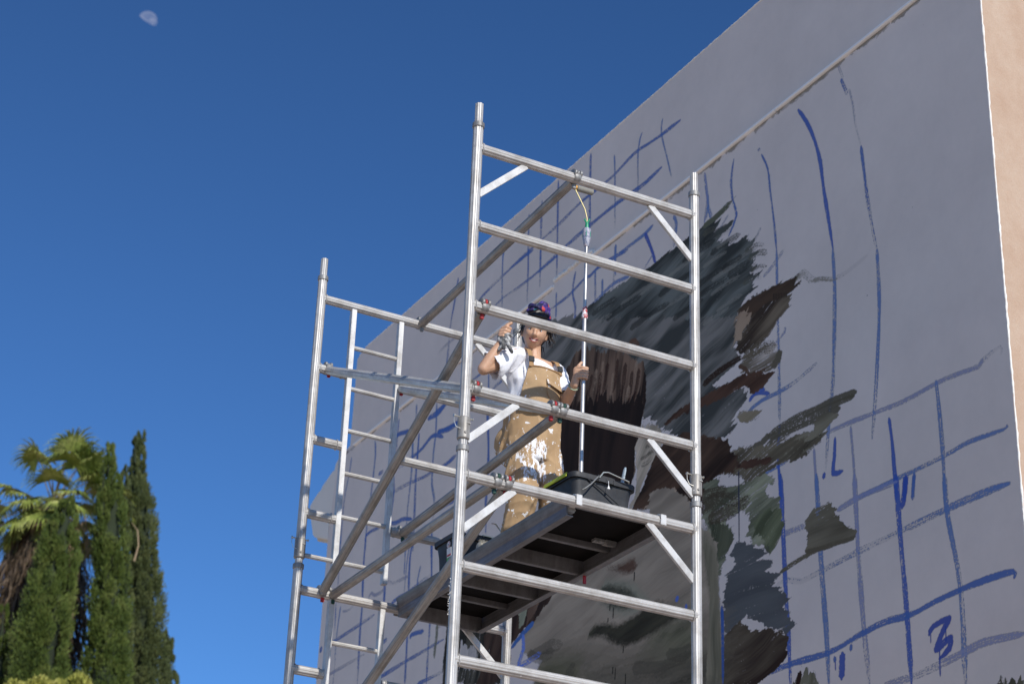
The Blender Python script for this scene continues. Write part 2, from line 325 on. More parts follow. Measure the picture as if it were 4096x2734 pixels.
lines('S', [[(2260,50),(2100,110),(1870,210),(1580,350),(1310,480),(1080,600),(950,665),(860,655),(770,710)]], BLM, .045, .55)
lines('S', [[(2290,640),(2282,605),(2100,660),(1950,720),(1780,800),(1640,875),(1480,920),(1340,990),(1130,1110),(870,1190),(650,1285)]], BL, .042, .3)
lines('S', [[(1608,10),(1600,110),(1585,205)], [(1210,1120),(1208,1200),(1205,1275)]], (30, 52, 126), .055, .15); lines('S', [[(1660,0),(1650,150)], [(1160,1143),(1165,1170)], [(1265,1065),(1263,1100)]], BL, .035, .2)
lines('S', [[(1755,1000),(1780,950),(1880,898),(1850,960),(1800,1092),(1850,1050),(1890,1022),(1880,1090),(1820,1152)]], (26, 46, 120), .045, .1)
lines('S', [[(1820,1100),(1825,1260)], [(1765,1000),(1765,1052)], [(1858,950),(1862,1042)], [(1165,1170),(1167,1222)]], (26, 46, 120), .01, .1)
# hair: blue grey mass
HG = ((32, 38, 46), (66, 76, 90))
fill('a', [(845,285),(640,470),(525,560),(400,650),(170,830),(0,960),(-300,1130),(-640,1370),(-1020,1700),(-1300,1900),(-1250,2300),(-300,2300),(300,2000),(900,1560),(900,1500),(980,1290),(1130,1170),(1030,1100),(1150,1050),(1060,1000),(1150,930),(1050,870),(1150,800),(1050,800),(1080,690),(1000,665),(870,690),(720,680),(820,520),(700,560),(730,510),(690,480)], *HG, ang=166, edge=.10, dry=.1, contrast=1.25)
fill('b', [(-1300,900),(-1300,200),(900,180),(900,560),(960,620),(640,900),(1020,950),(1000,1060),(880,1200),(900,1290),(830,1400),(700,1450),(520,1430),(300,1400),(150,1330),(0,1250),(-800,1200)], (38, 44, 53), (80, 84, 98), ang=166, edge=.07, dry=.12, contrast=1.15)
for x, y, l_, c_ in [(560,700,260,0),(640,820,300,0),(560,960,240,1),(700,760,220,1),(350,900,330,0),(200,1050,360,1),(100,1250,400,0),(-100,1250,300,1),(500,1150,330,0),(640,1250,300,1),(420,1330,380,0),(-300,1350,400,1),(-450,1500,350,0),(0,1500,420,1),(250,1500,300,0),(700,1420,260,1),(820,1050,220,0),(900,900,220,1),(760,980,200,0),(650,1100,260,1),(-200,1600,400,0),(560,1560,260,1),(-700,1650,300,1),(-600,1450,250,0)]:
    stroke('a', [(x, y), (x + l_ * .5, y - l_ * .36), (x + l_, y - l_ * .66)], [(26, 30, 36), (88, 94, 106)][c_], [.06, .035][c_], .35, [.7, .45][c_])
for x, y, l_ in [(1000,790,190),(1040,870,180),(1060,1000,150),(980,1130,180),(700,640,150),(560,620,160)]:
    stroke('a', [(x, y), (x + l_ * .6, y - l_ * .35), (x + l_, y - l_ * .3)], (52, 56, 58), .045, .6, .8)
stroke('a', [(560,540),(700,430),(845,285)], (58, 66, 64), .06, .25); stroke('a', [(700,600),(790,560),(866,480)], (44, 52, 60), .05, .15)
# dark flicks on the right
BRN = ((40, 28, 27), (66, 56, 54))
fill('a', [(1515,1085),(1545,1160),(1430,1250),(1470,1300),(1440,1400),(1320,1530),(1240,1680),(1130,1790),(960,1890),(900,1860),(890,1560),(930,1400),(1010,1310),(1200,1210),(1300,1150)], (38, 31, 30), (78, 72, 70), ang=164, edge=.085, dry=.26, contrast=1.1)
fill('a', [(1515,1085),(1545,1160),(1430,1245),(1200,1350),(1080,1450),(930,1500),(940,1390),(1020,1310),(1200,1210),(1300,1150)], (32, 26, 25), (52, 40, 37), ang=174, edge=.085, dry=.16)
fill('b', [(890,180),(1000,110),(1070,110),(1060,200),(980,290),(960,420),(890,400)], (98, 84, 82), (116, 104, 102), ang=140, edge=.085)
fill('b', [(1000,560),(1310,450),(1320,530),(1370,535),(1345,650),(1270,730),(1050,770),(930,690)], (70, 66, 66), (125, 124, 136), ang=178, edge=.085, dry=.4)
stroke('b', [(990,590),(1130,510),(1310,480)], (66, 62, 60), .09, .6); stroke('b', [(1345,540),(1340,620),(1280,690)], (62, 60, 60), .08, .4)
fill('b', [(1060,770),(1200,740),(1300,760),(1210,880),(1150,940),(1050,950),(1030,880),(900,930),(800,1010),(650,1060),(520,1130),(400,1170),(260,1240),(150,1330),(170,1270),(320,1130),(420,1080),(560,1000),(700,920),(820,870),(930,790)], (34, 22, 21), (62, 42, 38), ang=171, edge=.085, dry=.22)
stroke('b', [(560,880),(700,760),(880,640),(960,600)], (36, 26, 25), .06, .3); stroke('b', [(930,690),(1000,720),(1040,790)], (60, 44, 40), .03, .2)
fill('b', [(950,1150),(1180,1145),(1100,1240),(1000,1285),(940,1270)], (72, 68, 62), (96, 92, 88), ang=181, edge=.085, dry=.35)
# scribbled olive strokes
OL = (56, 56, 53)
for s_ in ([(2150,960),(1880,1060),(1700,1150),(1500,1240),(1240,1410)], [(2130,1000),(1950,1080),(1700,1200),(1400,1360),(1240,1440)], [(1980,1130),(1850,1190),(1700,1260),(1400,1400),(1230,1500)], [(1240,1410),(1160,1500),(1080,1530)]): stroke('b', s_, OL, .05, .25, .95, .1)
fill('b', [(1720,1250),(1900,1160),(1960,1220),(1870,1290),(1850,1380),(1780,1460),(1700,1500),(1740,1530),(1500,1640),(1400,1700),(1250,1560),(1380,1480),(1560,1390),(1700,1380)], OL, (84, 85, 84), ang=176, edge=.085, dry=.25)
fill('Q', [(600,1215),(700,1240),(830,1185),(1010,1190),(1100,1150),(1045,1225),(950,1255),(1005,1275),(870,1340),(860,1312),(720,1400),(620,1500),(550,1415),(430,1390),(450,1290)], (40, 37, 35), (76, 74, 70), ang=171, edge=.085, dry=.29)
fill('Q', [(560,1330),(740,1300),(760,1330),(580,1390),(540,1370)], (44, 28, 27), (56, 38, 35), ang=181, edge=.085)
fill('Q', [(0,1340),(80,1235),(200,1165),(330,1170),(460,1200),(500,1270),(560,1370),(450,1400),(320,1480),(260,1580),(0,1600)], (34, 22, 21), (60, 46, 43), ang=171, edge=.06, dry=.22)
stroke('a', [(1535,1090),(1600,1020),(1680,1090),(1720,1070)], (96, 98, 100), .05, .95, .7); stroke('a', [(1705,1105),(1800,1085),(1900,1090),(2000,1050),(2150,940),(2270,840)], (84, 86, 86), .035, .8, .8)
for x in range(1290, 1440, 17): stroke('a', [(x, 1240 - (x - 1290) * .1), (x + 1, 1300 - (x - 1290) * .2)], (34, 28, 27), .008, .05)
# greens
GR = ((50, 58, 54), (96, 106, 102))
fill('d', [(1060,620),(1250,560),(1250,640),(1430,640),(1600,570),(1700,520),(1850,570),(1840,600),(1740,620),(1730,780),(1870,745),(1885,900),(1900,1000),(1880,1170),(1760,1370),(1700,1260),(1560,1240),(1560,1000),(1530,860),(1330,960),(1330,1050),(1390,1200),(1300,1350),(1280,1560),(1220,1560),(1200,1300),(1120,1080),(1060,1000)], *GR, ang=171, edge=.06, dry=.25, contrast=1.2)
fill('d', [(1600,1000),(1780,860),(1880,900),(1900,1040),(1850,1250),(1760,1370),(1700,1240),(1600,1150)], (46, 56, 46), (70, 82, 70), ang=150, edge=.085, dry=.3)
fill('d', [(1120,1010),(1250,1000),(1330,1060),(1390,1200),(1310,1300),(1220,1380),(1200,1260)], (38, 46, 40), (56, 64, 58), ang=110, edge=.06, dry=.2)
for s_ in ([(1060,740),(1200,700),(1320,680)], [(1060,880),(1250,760),(1500,790),(1540,740)], [(1150,960),(1300,930),(1480,830),(1560,750)]): stroke('d', s_, (44, 38, 34), .10, .5, .8)
stroke('d', [(1450,480),(1452,800),(1455,1230)], (24, 30, 66), .012, .05)
# navy, black brown and single olive patch
fill('S', [(525,430),(600,415),(710,470),(700,520),(770,530),(730,600),(815,620),(770,700),(890,770),(850,850),(905,930),(870,1000),(760,960),(600,880),(540,940),(460,1010),(468,640),(530,560)], (46, 53, 70), (58, 66, 84), ang=181, edge=.085, dry=.19, contrast=.7)
fill('S', [(470,1010),(560,920),(640,975),(780,960),(860,1010),(855,1150),(780,1230),(650,1330),(455,1330)], (32, 22, 22), (62, 58, 56), ang=166, edge=.06, dry=.10)
fill('S', [(1125,170),(1140,200),(1178,215),(1170,250),(1212,290),(1250,335),(1295,360),(1288,392),(1110,445),(990,505),(975,548),(985,350),(975,285),(1030,210),(1090,198)], (52, 52, 50), (76, 76, 75), ang=178, edge=.035, dry=.2)
stroke('S', [(820,610),(900,555),(970,512),(1120,440),(1280,400)], (64, 63, 60), .035, .3); stroke('S', [(980,480),(1110,450),(1290,385)], (60, 58, 56), .03, .3)
fill('S', [(900,1305),(940,1240),(1000,1250),(1060,1280),(1060,1330),(890,1330)], (40, 44, 38), (78, 82, 80), ang=110, edge=.085, dry=.4); stroke('S', [(945,1240),(925,1330)], (34, 20, 18), .05, .1)
fill('S', [(2180,1310),(2240,1285),(2349,1270),(2360,1340),(2180,1340)], (36, 38, 34), (60, 62, 60), ang=110, edge=.06, dry=.3)
# the dark centre of the head
fill('c', [(280,1000),(340,900),(420,760),(520,650),(640,650),(760,660),(950,720),(1070,780),(1085,950),(1090,1100),(1050,1300),(1015,1460),(985,1568),(985,1800),(900,1960),(280,2000)], (28, 19, 20), (84, 68, 66), ang=100, edge=.05, dry=.0, contrast=1.4, long=.5)
fill('c', [(300,1180),(560,1090),(820,1130),(1010,1050),(1080,1100),(1045,1300),(1012,1460),(985,1600),(975,1830),(880,1980),(280,2020)], (20, 15, 17), (34, 24, 25), ang=100, edge=.16, dry=.0, contrast=.8)
for x, y, l_ in [(740,800,250),(830,760,280),(900,800,300),(960,870,280),(600,900,200),(680,880,260),(1020,850,260),(540,720,150)]: stroke('c', [(x, y), (x - 15, y + l_ * .5), (x - 40, y + l_)], (38, 22, 22), .055, .4, .8)
for x, y, l_ in [(700,780,200),(790,880,260),(1000,780,250),(930,1000,140),(640,850,200)]: stroke('c', [(x, y), (x - 10, y + l_ * .5), (x - 30, y + l_)], (104, 90, 88), .045, .55, .7)
stroke('c', [(940,600),(985,590),(1020,640)], (66, 48, 46), .05, .3)
# light strip and brown side
fill('d', [(430,20),(560,0),(700,150),(640,215),(580,320),(520,440),(440,620),(400,760),(330,870),(300,850),(370,740),(385,600),(390,300),(370,220),(400,140)], (98, 95, 98), (134, 130, 134), ang=140, edge=.03, dry=.0)
for x, y in [(430,350),(480,230),(440,420),(500,300)]: stroke('d', [(x, y), (x + 60, y - 30), (x + 110, y - 90)], (58, 58, 60), .03, .6, .8)
fill('d', [(650,200),(840,100),(950,80),(1060,120),(1200,140),(1330,170),(1350,260),(1420,350),(1430,480),(1300,490),(1200,540),(1070,610),(1070,900),(940,870),(840,760),(620,800),(480,880),(335,880),(420,700),(520,470),(580,330)], (28, 19, 18), (58, 42, 38), ang=166, edge=.05, dry=.03, contrast=1.1)
fill('d', [(590,700),(650,740),(700,752),(712,680),(738,725),(742,660),(780,668),(832,705),(850,745),(892,712),(862,800),(800,790),(740,822),(620,815),(480,880),(430,890),(560,800),(640,785)], (96, 84, 84), (126, 114, 114), ang=140, edge=.012, dry=.05)
# the big grey face
FG = ((86, 82, 85), (112, 107, 111))
fill('e', [(1560,-60),(1560,-420),(1680,-480),(1800,-470),(1930,-400),(2030,-300),(2110,-60),(2190,0),(2260,130),(2285,500),(2300,800),(2330,1600),(350,1600),(380,1430),(450,1320),(260,1250),(240,1040),(340,920),(450,740),(560,600),(830,430),(1200,250),(1500,50)], *FG, ang=171, edge=.03, dry=.0, contrast=.7, long=.8)
fill('e', [(600,1250),(900,1180),(1300,1260),(1700,1120),(2010,1000),(2300,900),(2335,1620),(380,1620),(450,1380)], (60, 58, 58), (80, 78, 78), ang=181, edge=.25, dry=.0, contrast=.7, long=.9, soft=True)
fill('e', [(1650,900),(1900,820),(2030,800),(2050,1300),(1800,1320),(1600,1250),(1450,1150)], (58, 61, 56), (76, 79, 73), ang=166, edge=.15, dry=.0, soft=True)
fill('e', [(400,1330),(700,1290),(850,1360),(800,1500),(980,1600),(360,1600)], (54, 57, 48), (72, 74, 66), ang=178, edge=.12, soft=True)
fill('e', [(850,1480),(1100,1520),(1500,1500),(2000,1400),(2330,1300),(2340,1620),(850,1620)], (34, 35, 34), (60, 60, 59), ang=181, edge=.12, soft=True)
fill('e', [(2110,-40),(2200,20),(2262,150),(2285,500),(2330,1600),(2150,1600),(2190,700),(2140,300)], (62, 65, 62), (92, 92, 90), ang=95, edge=.06, soft=True)
fill('e', [(1100,340),(1180,348),(1250,330),(1330,290),(1400,258),(1440,340),(1400,390),(1340,412),(1200,372),(1120,360)], (50, 33, 32), (70, 52, 50), ang=181, edge=.028, soft=True)
fill('e', [(1120,470),(1250,480),(1400,520),(1560,700),(1500,760),(1380,860),(1230,850),(1060,720),(1000,640)], (78, 88, 90), (92, 98, 100), ang=181, edge=.04, alpha=.8, soft=True)
fill('e', [(1040,580),(1130,535),(1280,545),(1380,600),(1450,680),(1400,770),(1300,795),(1180,780),(1060,710)], (36, 40, 39), (52, 56, 55), ang=178, edge=.028, soft=True)
fill('e', [(930,1030),(1000,945),(1130,922),(1240,950),(1420,850),(1600,715),(1700,710),(1900,850),(1650,1000),(1400,1150),(1320,1160),(1190,1120),(1080,1060),(930,1080)], (30, 30, 28), (46, 47, 43), ang=171, edge=.028, soft=True)
fill('e', [(1080,1030),(1200,1060),(1330,1110),(1410,1100),(1330,1160),(1190,1125)], (22, 22, 21), (32, 32, 30), ang=170, edge=.028, soft=True)
fill('e', [(1210,200),(1500,20),(1440,110),(1330,190)], (46, 30, 30), (60, 44, 44), ang=171, edge=.02)
for a_, b_, c_ in [((700,900),(1000,760),(1200,640)), ((560,1160),(700,1060),(860,980)), ((1500,300),(1650,180),(1780,100)), ((900,820),(1050,800),(1150,850)), ((1500,560),(1700,480),(1950,420)), ((560,760),(800,700),(1000,560))]: stroke('e', [a_, b_, c_], (106, 102, 106), .10, .25, .28)
for a_, b_, c_ in [((300,1250),(420,1300),(560,1220)), ((300,1280),(450,1200),(650,1150)), ((1750,1250),(1900,1260),(2010,1180)), ((700,1480),(740,1430),(760,1400)), ((1400,1400),(1700,1380),(2000,1250))]: stroke('e', [a_, b_, c_], (46, 46, 46), .10, .3, .5)
for x, y, l_ in [(1150,740,60),(1185,770,110),(1180,1390,70),(1205,1400,120),(1312,1460,130),(1290,1170,70),(1130,880,40),(1405,400,90),(690,2,0),(1105,1545,40)]:
    if l_: stroke('e', [(x, y), (x - 1, y + l_ * .5), (x - 4, y + l_)], (22, 22, 24), .010, .05)
stroke('e', [(1850,660),(1848,700)], (52, 72, 140), .05, .3); stroke('e', [(1945,740),(1945,800)], (52, 72, 140), .03, .3); stroke('e', [(2318,760),(2325,1000),(2330,1560)], (36, 58, 118), .03, .3)
# brown next to the face, blue outline, dark ends at the left
fill('e', [(60,900),(560,600),(530,680),(440,790),(350,925),(230,1020),(125,1160),(60,1180)], (30, 20, 20), (48, 34, 32), ang=110, edge=.03, dry=.05)
fill('e', [(190,830),(250,790),(295,740),(270,860),(240,970),(195,1000),(205,920)], (84, 94, 92), (96, 106, 104), ang=110, edge=.02)
fill('e', [(290,800),(330,760),(420,700),(380,800),(320,900),(275,960)], (66, 50, 48), (84, 68, 66), ang=110, edge=.02)
stroke('e', [(350,930),(240,1040),(120,1190)], (40, 66, 124), .05, .2); stroke('e', [(240,1060),(245,1200),(180,1400)], (60, 84, 160), .05, .5); stroke('e', [(180,1400),(330,1310),(430,1240)], (56, 80, 160), .05, .5)
fill('6', [(1780,940),(1900,900),(2100,880),(2349,960),(2440,1300),(2420,1568),(1750,1568),(1760,1300),(1790,1060)], (24, 25, 26), (58, 60, 62), ang=105, edge=.05, dry=.2, contrast=1.2)
fill('6', [(1940,1120),(1990,1170),(2090,1170),(2130,1250),(2080,1300),(2110,1400),(1960,1380),(1930,1250)], (104, 106, 120), (126, 128, 144), ang=100, edge=.05, dry=.35)
fill('6', [(2140,1250),(2240,1180),(2300,1300),(2250,1450),(2150,1440)], (96, 98, 110), (122, 124, 140), ang=100, edge=.05, dry=.4)
fill('6', [(2180,1050),(2349,1000),(2460,1300),(2440,1568),(2100,1568),(2200,1300)], (34, 22, 21), (56, 42, 40), ang=105, edge=.05, dry=.35)
# grime along the crack under the ledge (a stain with its own shape)
for k in range(240):
    yy = random.uniform(-.3, 4.7) if k % 3 else random.uniform(5.6, 10.3); x = (yy - TY0) * PPM; zt = (Z0 + 2.566 - TZ0) * PPM; h_ = random.uniform(.006, .034) * (1.2 if yy < 4 else .6) * PPM; l_ = random.uniform(6, 34)
    fill(np.array([(x, zt + 4), (x + l_, zt + 4), (x + l_ * .8, zt - h_ * .5), (x + l_ * .4, zt - h_), (x - 3, zt - h_ * .3)]), (44, 44, 48), (80, 80, 88), ang=0, edge=.012, alpha=random.uniform(.3, .9), dry=.45)
alb = IMG[..., :3]; srgb = np.where(alb <= .0031308, alb * 12.92, 1.055 * np.power(np.maximum(alb, 1e-5), 1 / 2.4) - .055)
OUT = np.concatenate([srgb, IMG[..., 3:]], axis=2).astype(np.float32)
pim = bpy.data.images.new('mural_paint', TW, TH, alpha=True); pim.alpha_mode = 'CHANNEL_PACKED'; pim.pixels.foreach_set(OUT.ravel()); pim.update()
del OUT, alb, srgb, IMG

# ------------------------------------------------------------------ building
def plaster(name, c0, c1, bs=.35):
    m = mat(name, c0, .88); v = coords(m); L(m, ramp(m, nz(m, v, 1.3, 8, .65), [(.3, c0), (.7, c1)]).outputs[0], bsdf(m).inputs['Base Color']); bump(m, nz(m, v, 55, 5, .7), bs, .004); return m
WHITE = plaster('white_plaster', (.74, .68, .60), (.81, .75, .66), .16)
BEADM = plaster('rough_white_plaster', (.80, .77, .70), (.86, .83, .77), .8)
TAN = plaster('tan_stucco', (.60, .40, .27), (.74, .53, .38), .9)
tv = coords(TAN); cz = nz(TAN, coords(TAN, 'Object', (1, 1, .8)), 3.0, 8, .7)
fin = ramp(TAN, cz, [(.30, (.43, .29, .20)), (.5, (.48, .345, .25)), (.72, (.53, .41, .31))]).outputs[0]
mus = ramp(TAN, nz(TAN, tv, 90, 4, .8), [(.35, (.80, .78, .76)), (.6, (1, 1, 1))]).outputs[0]; L(TAN, mix(TAN, .5, fin, mus, 'MULTIPLY'), bsdf(TAN).inputs['Base Color'])
LEDGE = plaster('ledge_paint', (.86, .85, .82), (.90, .89, .86), .2)
EAVE = plaster('beige_eave', (.62, .50, .36), (.72, .60, .45), .3)
MUR = bpy.data.materials.new('painted_wall'); MUR.use_nodes = True; MUR.node_tree.nodes['Principled BSDF'].inputs['Roughness'].default_value = .9; bsdf(MUR).inputs['Specular IOR Level'].default_value = .12
mv = coords(MUR); wc = ramp(MUR, nz(MUR, mv, .9, 10, .72), [(.3, (.685, .597, .533)), (.7, (.795, .695, .618))]).outputs[0]
dots = ramp(MUR, nz(MUR, mv, 22, 2, .5), [(.19, (.3, .3, .3)), (.20, (1, 1, 1))]).outputs[0]; wc = mix(MUR, 1.0, wc, dots, 'MULTIPLY')
ti = N(MUR, 'ShaderNodeTexImage'); ti.image = pim; ti.extension = 'CLIP'; ti.interpolation = 'Linear'; uvn = N(MUR, 'ShaderNodeUVMap'); L(MUR, uvn.outputs[0], ti.inputs[0])
wc = mix(MUR, ti.outputs['Alpha'], wc, ti.outputs['Color']); L(MUR, wc, bsdf(MUR).inputs['Base Color']); bump(MUR, nz(MUR, mv, 60, 5, .7), .14, .003)
BD = empty('painted_building', (WX, 0, 0), 'white building with an unfinished dark mural and blue grid lines on its side wall', 'building')
ZL = Z0 + 2.60
def wallquad(poly):
    bb = MB(); bb.v = [(WX, y, z) for y, z in poly]
    bb.face(list(range(len(poly))), [((y - TY0) / (TY1 - TY0), (z - TZ0) / (TZ1 - TZ0)) for y, z in poly]); return bb
sw = wallquad([(Y_NEAR, 0), (Y_NEAR, Z_TOP), (9.86, Z_TOP), (10.10, Z_TOP - .06), (10.12, ZL + .03), (10.40, ZL - .02), (10.45, ZL - .10), (10.55, Z0 + 1.66), (10.60, 0)])
sw.build('side_wall', MUR, BD)
bb = MB(); bb.v = [(WX, Y_NEAR, 0), (WX + 9, Y_NEAR, 0), (WX + 9, Y_NEAR, Z_TOP), (WX, Y_NEAR, Z_TOP)]; bb.face([0, 1, 2, 3]); bb.build('front_wall', TAN, BD)
bb = MB()   # coping, roof, back and far walls
bb.prism([(WX + .001, Y_NEAR + .001, Z_TOP - .0), (WX + .25, Y_NEAR + .001, Z_TOP), (WX + .25, 9.86, Z_TOP), (WX + .001, 9.86, Z_TOP)], (0, 0, .004))
bb.box((WX + 4.6, 5.0, ZL / 2 - .1), (4.35, 5.2, ZL / 2 - .15)); bb.box((WX + .13, 4.9, (ZL + Z_TOP) / 2 - .01), (.12, 5.17, (Z_TOP - ZL) / 2)); bb.build('roof', WHITE, BD)
# rough white paint edges: roof rim and corner
def bead(a, b_, r, n, amp, name):
    P = []; rr = []
    a, b_ = Vector(a), Vector(b_)
    for i in range(n + 1):
        t = i / n; P.append(a.lerp(b_, t) + Vector((random.uniform(-amp, amp), random.uniform(-amp, amp), random.uniform(-amp, amp)))); rr.append(r * random.uniform(.55, 1.3))
    MB().path(P, rr, 6).build(name, BEADM, BD, ang=60)
bead((WX, Y_NEAR, Z_TOP), (WX, 9.9, Z_TOP), .006, 300, .0012, 'roof_rim')
bead((WX + .006, Y_NEAR, 3.0), (WX + .006, Y_NEAR, Z_TOP), .008, 300, .0014, 'corner_edge')
# ledge: a projecting lip, broken away for a stretch
def ledge(y0, y1, name):
    sec = [(0, .018), (-.018, .015), (-.025, .007), (-.025, -.008), (-.014, -.015), (0, -.017)]; n = max(4, int((y1 - y0) / .12)); P = []
    for i in range(n + 1):
        y = y0 + (y1 - y0) * i / n; j = random.uniform(-.003, .003); P.append([(WX + sx + (j if sx < 0 else .004), y, ZL - .01 + sz + j) for sx, sz in sec])
    o = MB().grid(P); k = len(o.v); o.face([0, 1, 2, 3, 4, 5]); o.face([k - 6 + i for i in range(5, -1, -1)]); o.build(name, LEDGE, BD, ang=25)
cuts = [-.30, .9, 2.05, 3.3, 4.12, 4.90]
for i in range(5): ledge(cuts[i] + .002, cuts[i + 1] - .002, 'ledge')
for a_, b_ in ((5.56, 6.7), (6.71, 8.1), (8.11, 9.98)): ledge(a_, b_, 'ledge')
P = []; rr = []
for i in range(70): P.append((WX - .004 + random.uniform(-.006, .004), 4.9 + .66 * i / 69, ZL + .045 + random.uniform(-.012, .012))); rr.append(random.uniform(.008, .028))
MB().path(P, rr, 7).build('filler_foam', BEADM, BD, ang=70)
MB().path([(WX - .01, 4.83, ZL + .02), (WX - .02, 4.9, ZL + .03), (WX - .01, 4.97, ZL + .02)], [.02, .032, .012], 8).build('filler_foam', BEADM, BD, ang=70)
# eave at the far end: profile seen from the side, 5 m deep
prof = [(775, 1050), (768, 1062), (765, 1076), (760, 1080), (748, 1098), (738, 1112), (735, 1120), (728, 1128), (716, 1146), (708, 1161), (711, 1195), (715.5, 1228), (720, 1231), (751, 1237), (753, 1204), (780, 1180)]
pp = [on_wall(u * 1.7437, v * 1.7437) for u, v in prof]
MB().prism([(WX + .01, y, z) for y, z in pp], (4.8, 0, 0)).build('eave', WHITE, BD, bev=.01)
yb, zb = on_wall(735 * 1.7437, 1236 * 1.7437); ya, za = on_wall(718 * 1.7437, 1230 * 1.7437)
MB().prism([(WX + .05, ya, za - .003), (WX + .05, 10.56, zb - .01), (WX + .05, 10.56, zb - .10), (WX + .05, ya - .02, za - .05)], (4.6, 0, 0)).build('eave_soffit', EAVE, BD)
pp = [on_wall(u * 1.7437, v * 1.7437) for u, v in [(745, 1495), (722, 1500), (706, 1508), (703, 1512), (716, 1528), (733, 1537), (745, 1537)]]
MB().prism([(WX + .3, y + .1, z) for y, z in pp], (3.2, 0, 0)).build('balcony_slab', EAVE, BD, bev=.01)
# ------------------------------------------------------------------ scaffold tower
SW, SD = 1.467, 2.203          # post to post across, frame to frame in depth
TR = .0298                     # tube radius
FL = .085
def weld(bb, c, ax, r=TR):
    c = Vector(c); ax = Vector(ax).normalized(); a = ax.orthogonal().normalized(); b_ = ax.cross(a)
    bb.path([c + (a * math.cos(t) + b_ * math.sin(t)) * (r + .002) for t in [i * math.pi / 7 for i in range(15)]], .0045, 6, cap=False)
def tube(a, b_, name, parent, r=TR, m=ALU, welds=True):
    o = MB().path([a, b_], r, 40, FL)
    if welds:
        d = (Vector(b_) - Vector(a)).normalized(); weld(o, Vector(a) + d * TR * .98, d, r); weld(o, Vector(b_) - d * TR * .98, d, r)
    return o.build(name, m, parent, ang=40)
def end_frame(y, lvl, label, ladder=False):
    ztop = Z0 - 2 * lvl; zt = ztop + .15; zb = max(ztop - 1.80, .06)
    root = empty('scaffold_end_frame', (SW / 2, y, zb), label, 'scaffold frame', 'end frames of the scaffold tower')
    for x, side in ((0, -1), (SW, 1)):
        MB().path([(x, y, zb), (x, y, zt)], TR, 40, FL).build('post', ALU, root, ang=40)
        MB().path([(x, y, zt - .02), (x, y, zt + .14 if lvl == 0 else zt + .05)], TR * .82, 32, .10).build('spigot', ALU, root, ang=40)
        MB().path([(x, y, zt - .022), (x, y, zt - .018), (x, y, zt + .008), (x, y, zt + .012)], [TR * 1.02, TR * 1.17, TR * 1.17, TR * 1.02], 28).build('collar', CAST, root)
        if zb > .1:      # coupling sleeve with its locking pin and wire
            c = MB().path([(x, y, zb - .002), (x, y, zb + .003), (x, y, zb + .118), (x, y, zb + .124)], [TR * 1.03, TR * 1.16, TR * 1.16, TR * 1.03], 28)
            c.path([(x - .005, y - TR * 1.05, zb + .03), (x - .005, y - TR * 1.32, zb + .03)], .007, 10); c.box((x + .012, y - TR * 1.13, zb + .085), (.011, .003, .003))
            c.build('coupling_sleeve', ALU_OLD, root)
            pn = MB(); zc = zb + .125; pn.path([(x - .058, y, zc), (x + .050, y, zc)], .0045, 8); pn.path([(x - .062, y, zc), (x - .055, y, zc)], .009, 10); pn.path([(x + .048, y, zc), (x + .052, y, zc)], .008, 10)
            pn.path([(x - .058, y, zc - .005), (x - .060, y - .004, zc - .035), (x - .050, y - .01, zc - .065), (x - .028, y - .02, zc - .075)], .0018, 6)
            pn.build('locking_pin', STEEL, root)
        else:
            MB().path([(x, y, 0.0), (x, y, .02), (x, y, .021), (x, y, .12)], [.07, .07, .02, .02], 20).build('base_foot', CAST, root)
    for k in range(4):
        z = ztop - .5 * k
        if z < zb + .05: continue
        if ladder and k > 0:
            tube((0, y, z), (.215, y, z), 'rung', root); tube((.60, y, z), (SW, y, z), 'rung', root)
        else: tube((0, y, z), (SW, y, z), 'rung', root)
    zz = [0, 3]
    for k in zz:
        z = ztop - .5 * k
        if z - .33 < zb - .1: continue
        for s_, x in ((1, 0), (-1, SW)):
            if ladder and s_ == 1: continue
            a = Vector((x + s_ * .315, y, z - TR * .8)); b_ = Vector((x + s_ * TR * .6, y, z - .302))
            MB().bar(a, b_, (0, 0, 1), .040, .020).build('gusset_bar', ALU_FLAT, root, bev=.0015)
    if ladder:
        for x in (.235, .58): MB().box((x, y, (ztop + zb - .06) / 2 - TR * .4), (.017, .021, (ztop - zb + .06) / 2 - TR * .4)).build('ladder_stile', ALU_FLAT, root, bev=.002)
        for k in range(1, 6):
            z = ztop - .295 * k; tube((.25, y, z), (.565, y, z), 'ladder_rung', root, .0150, ALU, False)
        tube((TR, y, ztop - 1.775), (.565, y, ztop - 1.775), 'ladder_rung', root, .0150, ALU, False)
    return root
FN = ['near topmost frame in front of the painter, four full rungs and corner braces', 'near frame just below the platform, second from the top on the near side', 'near frame third from the top below the picture', 'near lowest frame standing on its feet']
FF = ['far topmost frame with a ladder built into its left part', 'far frame with a ladder just below the platform end', 'far ladder frame third from the top', 'far lowest ladder frame standing on its feet']
for l_ in range(4): end_frame(0, l_, FN[l_]); end_frame(SD, l_, FF[l_], True)

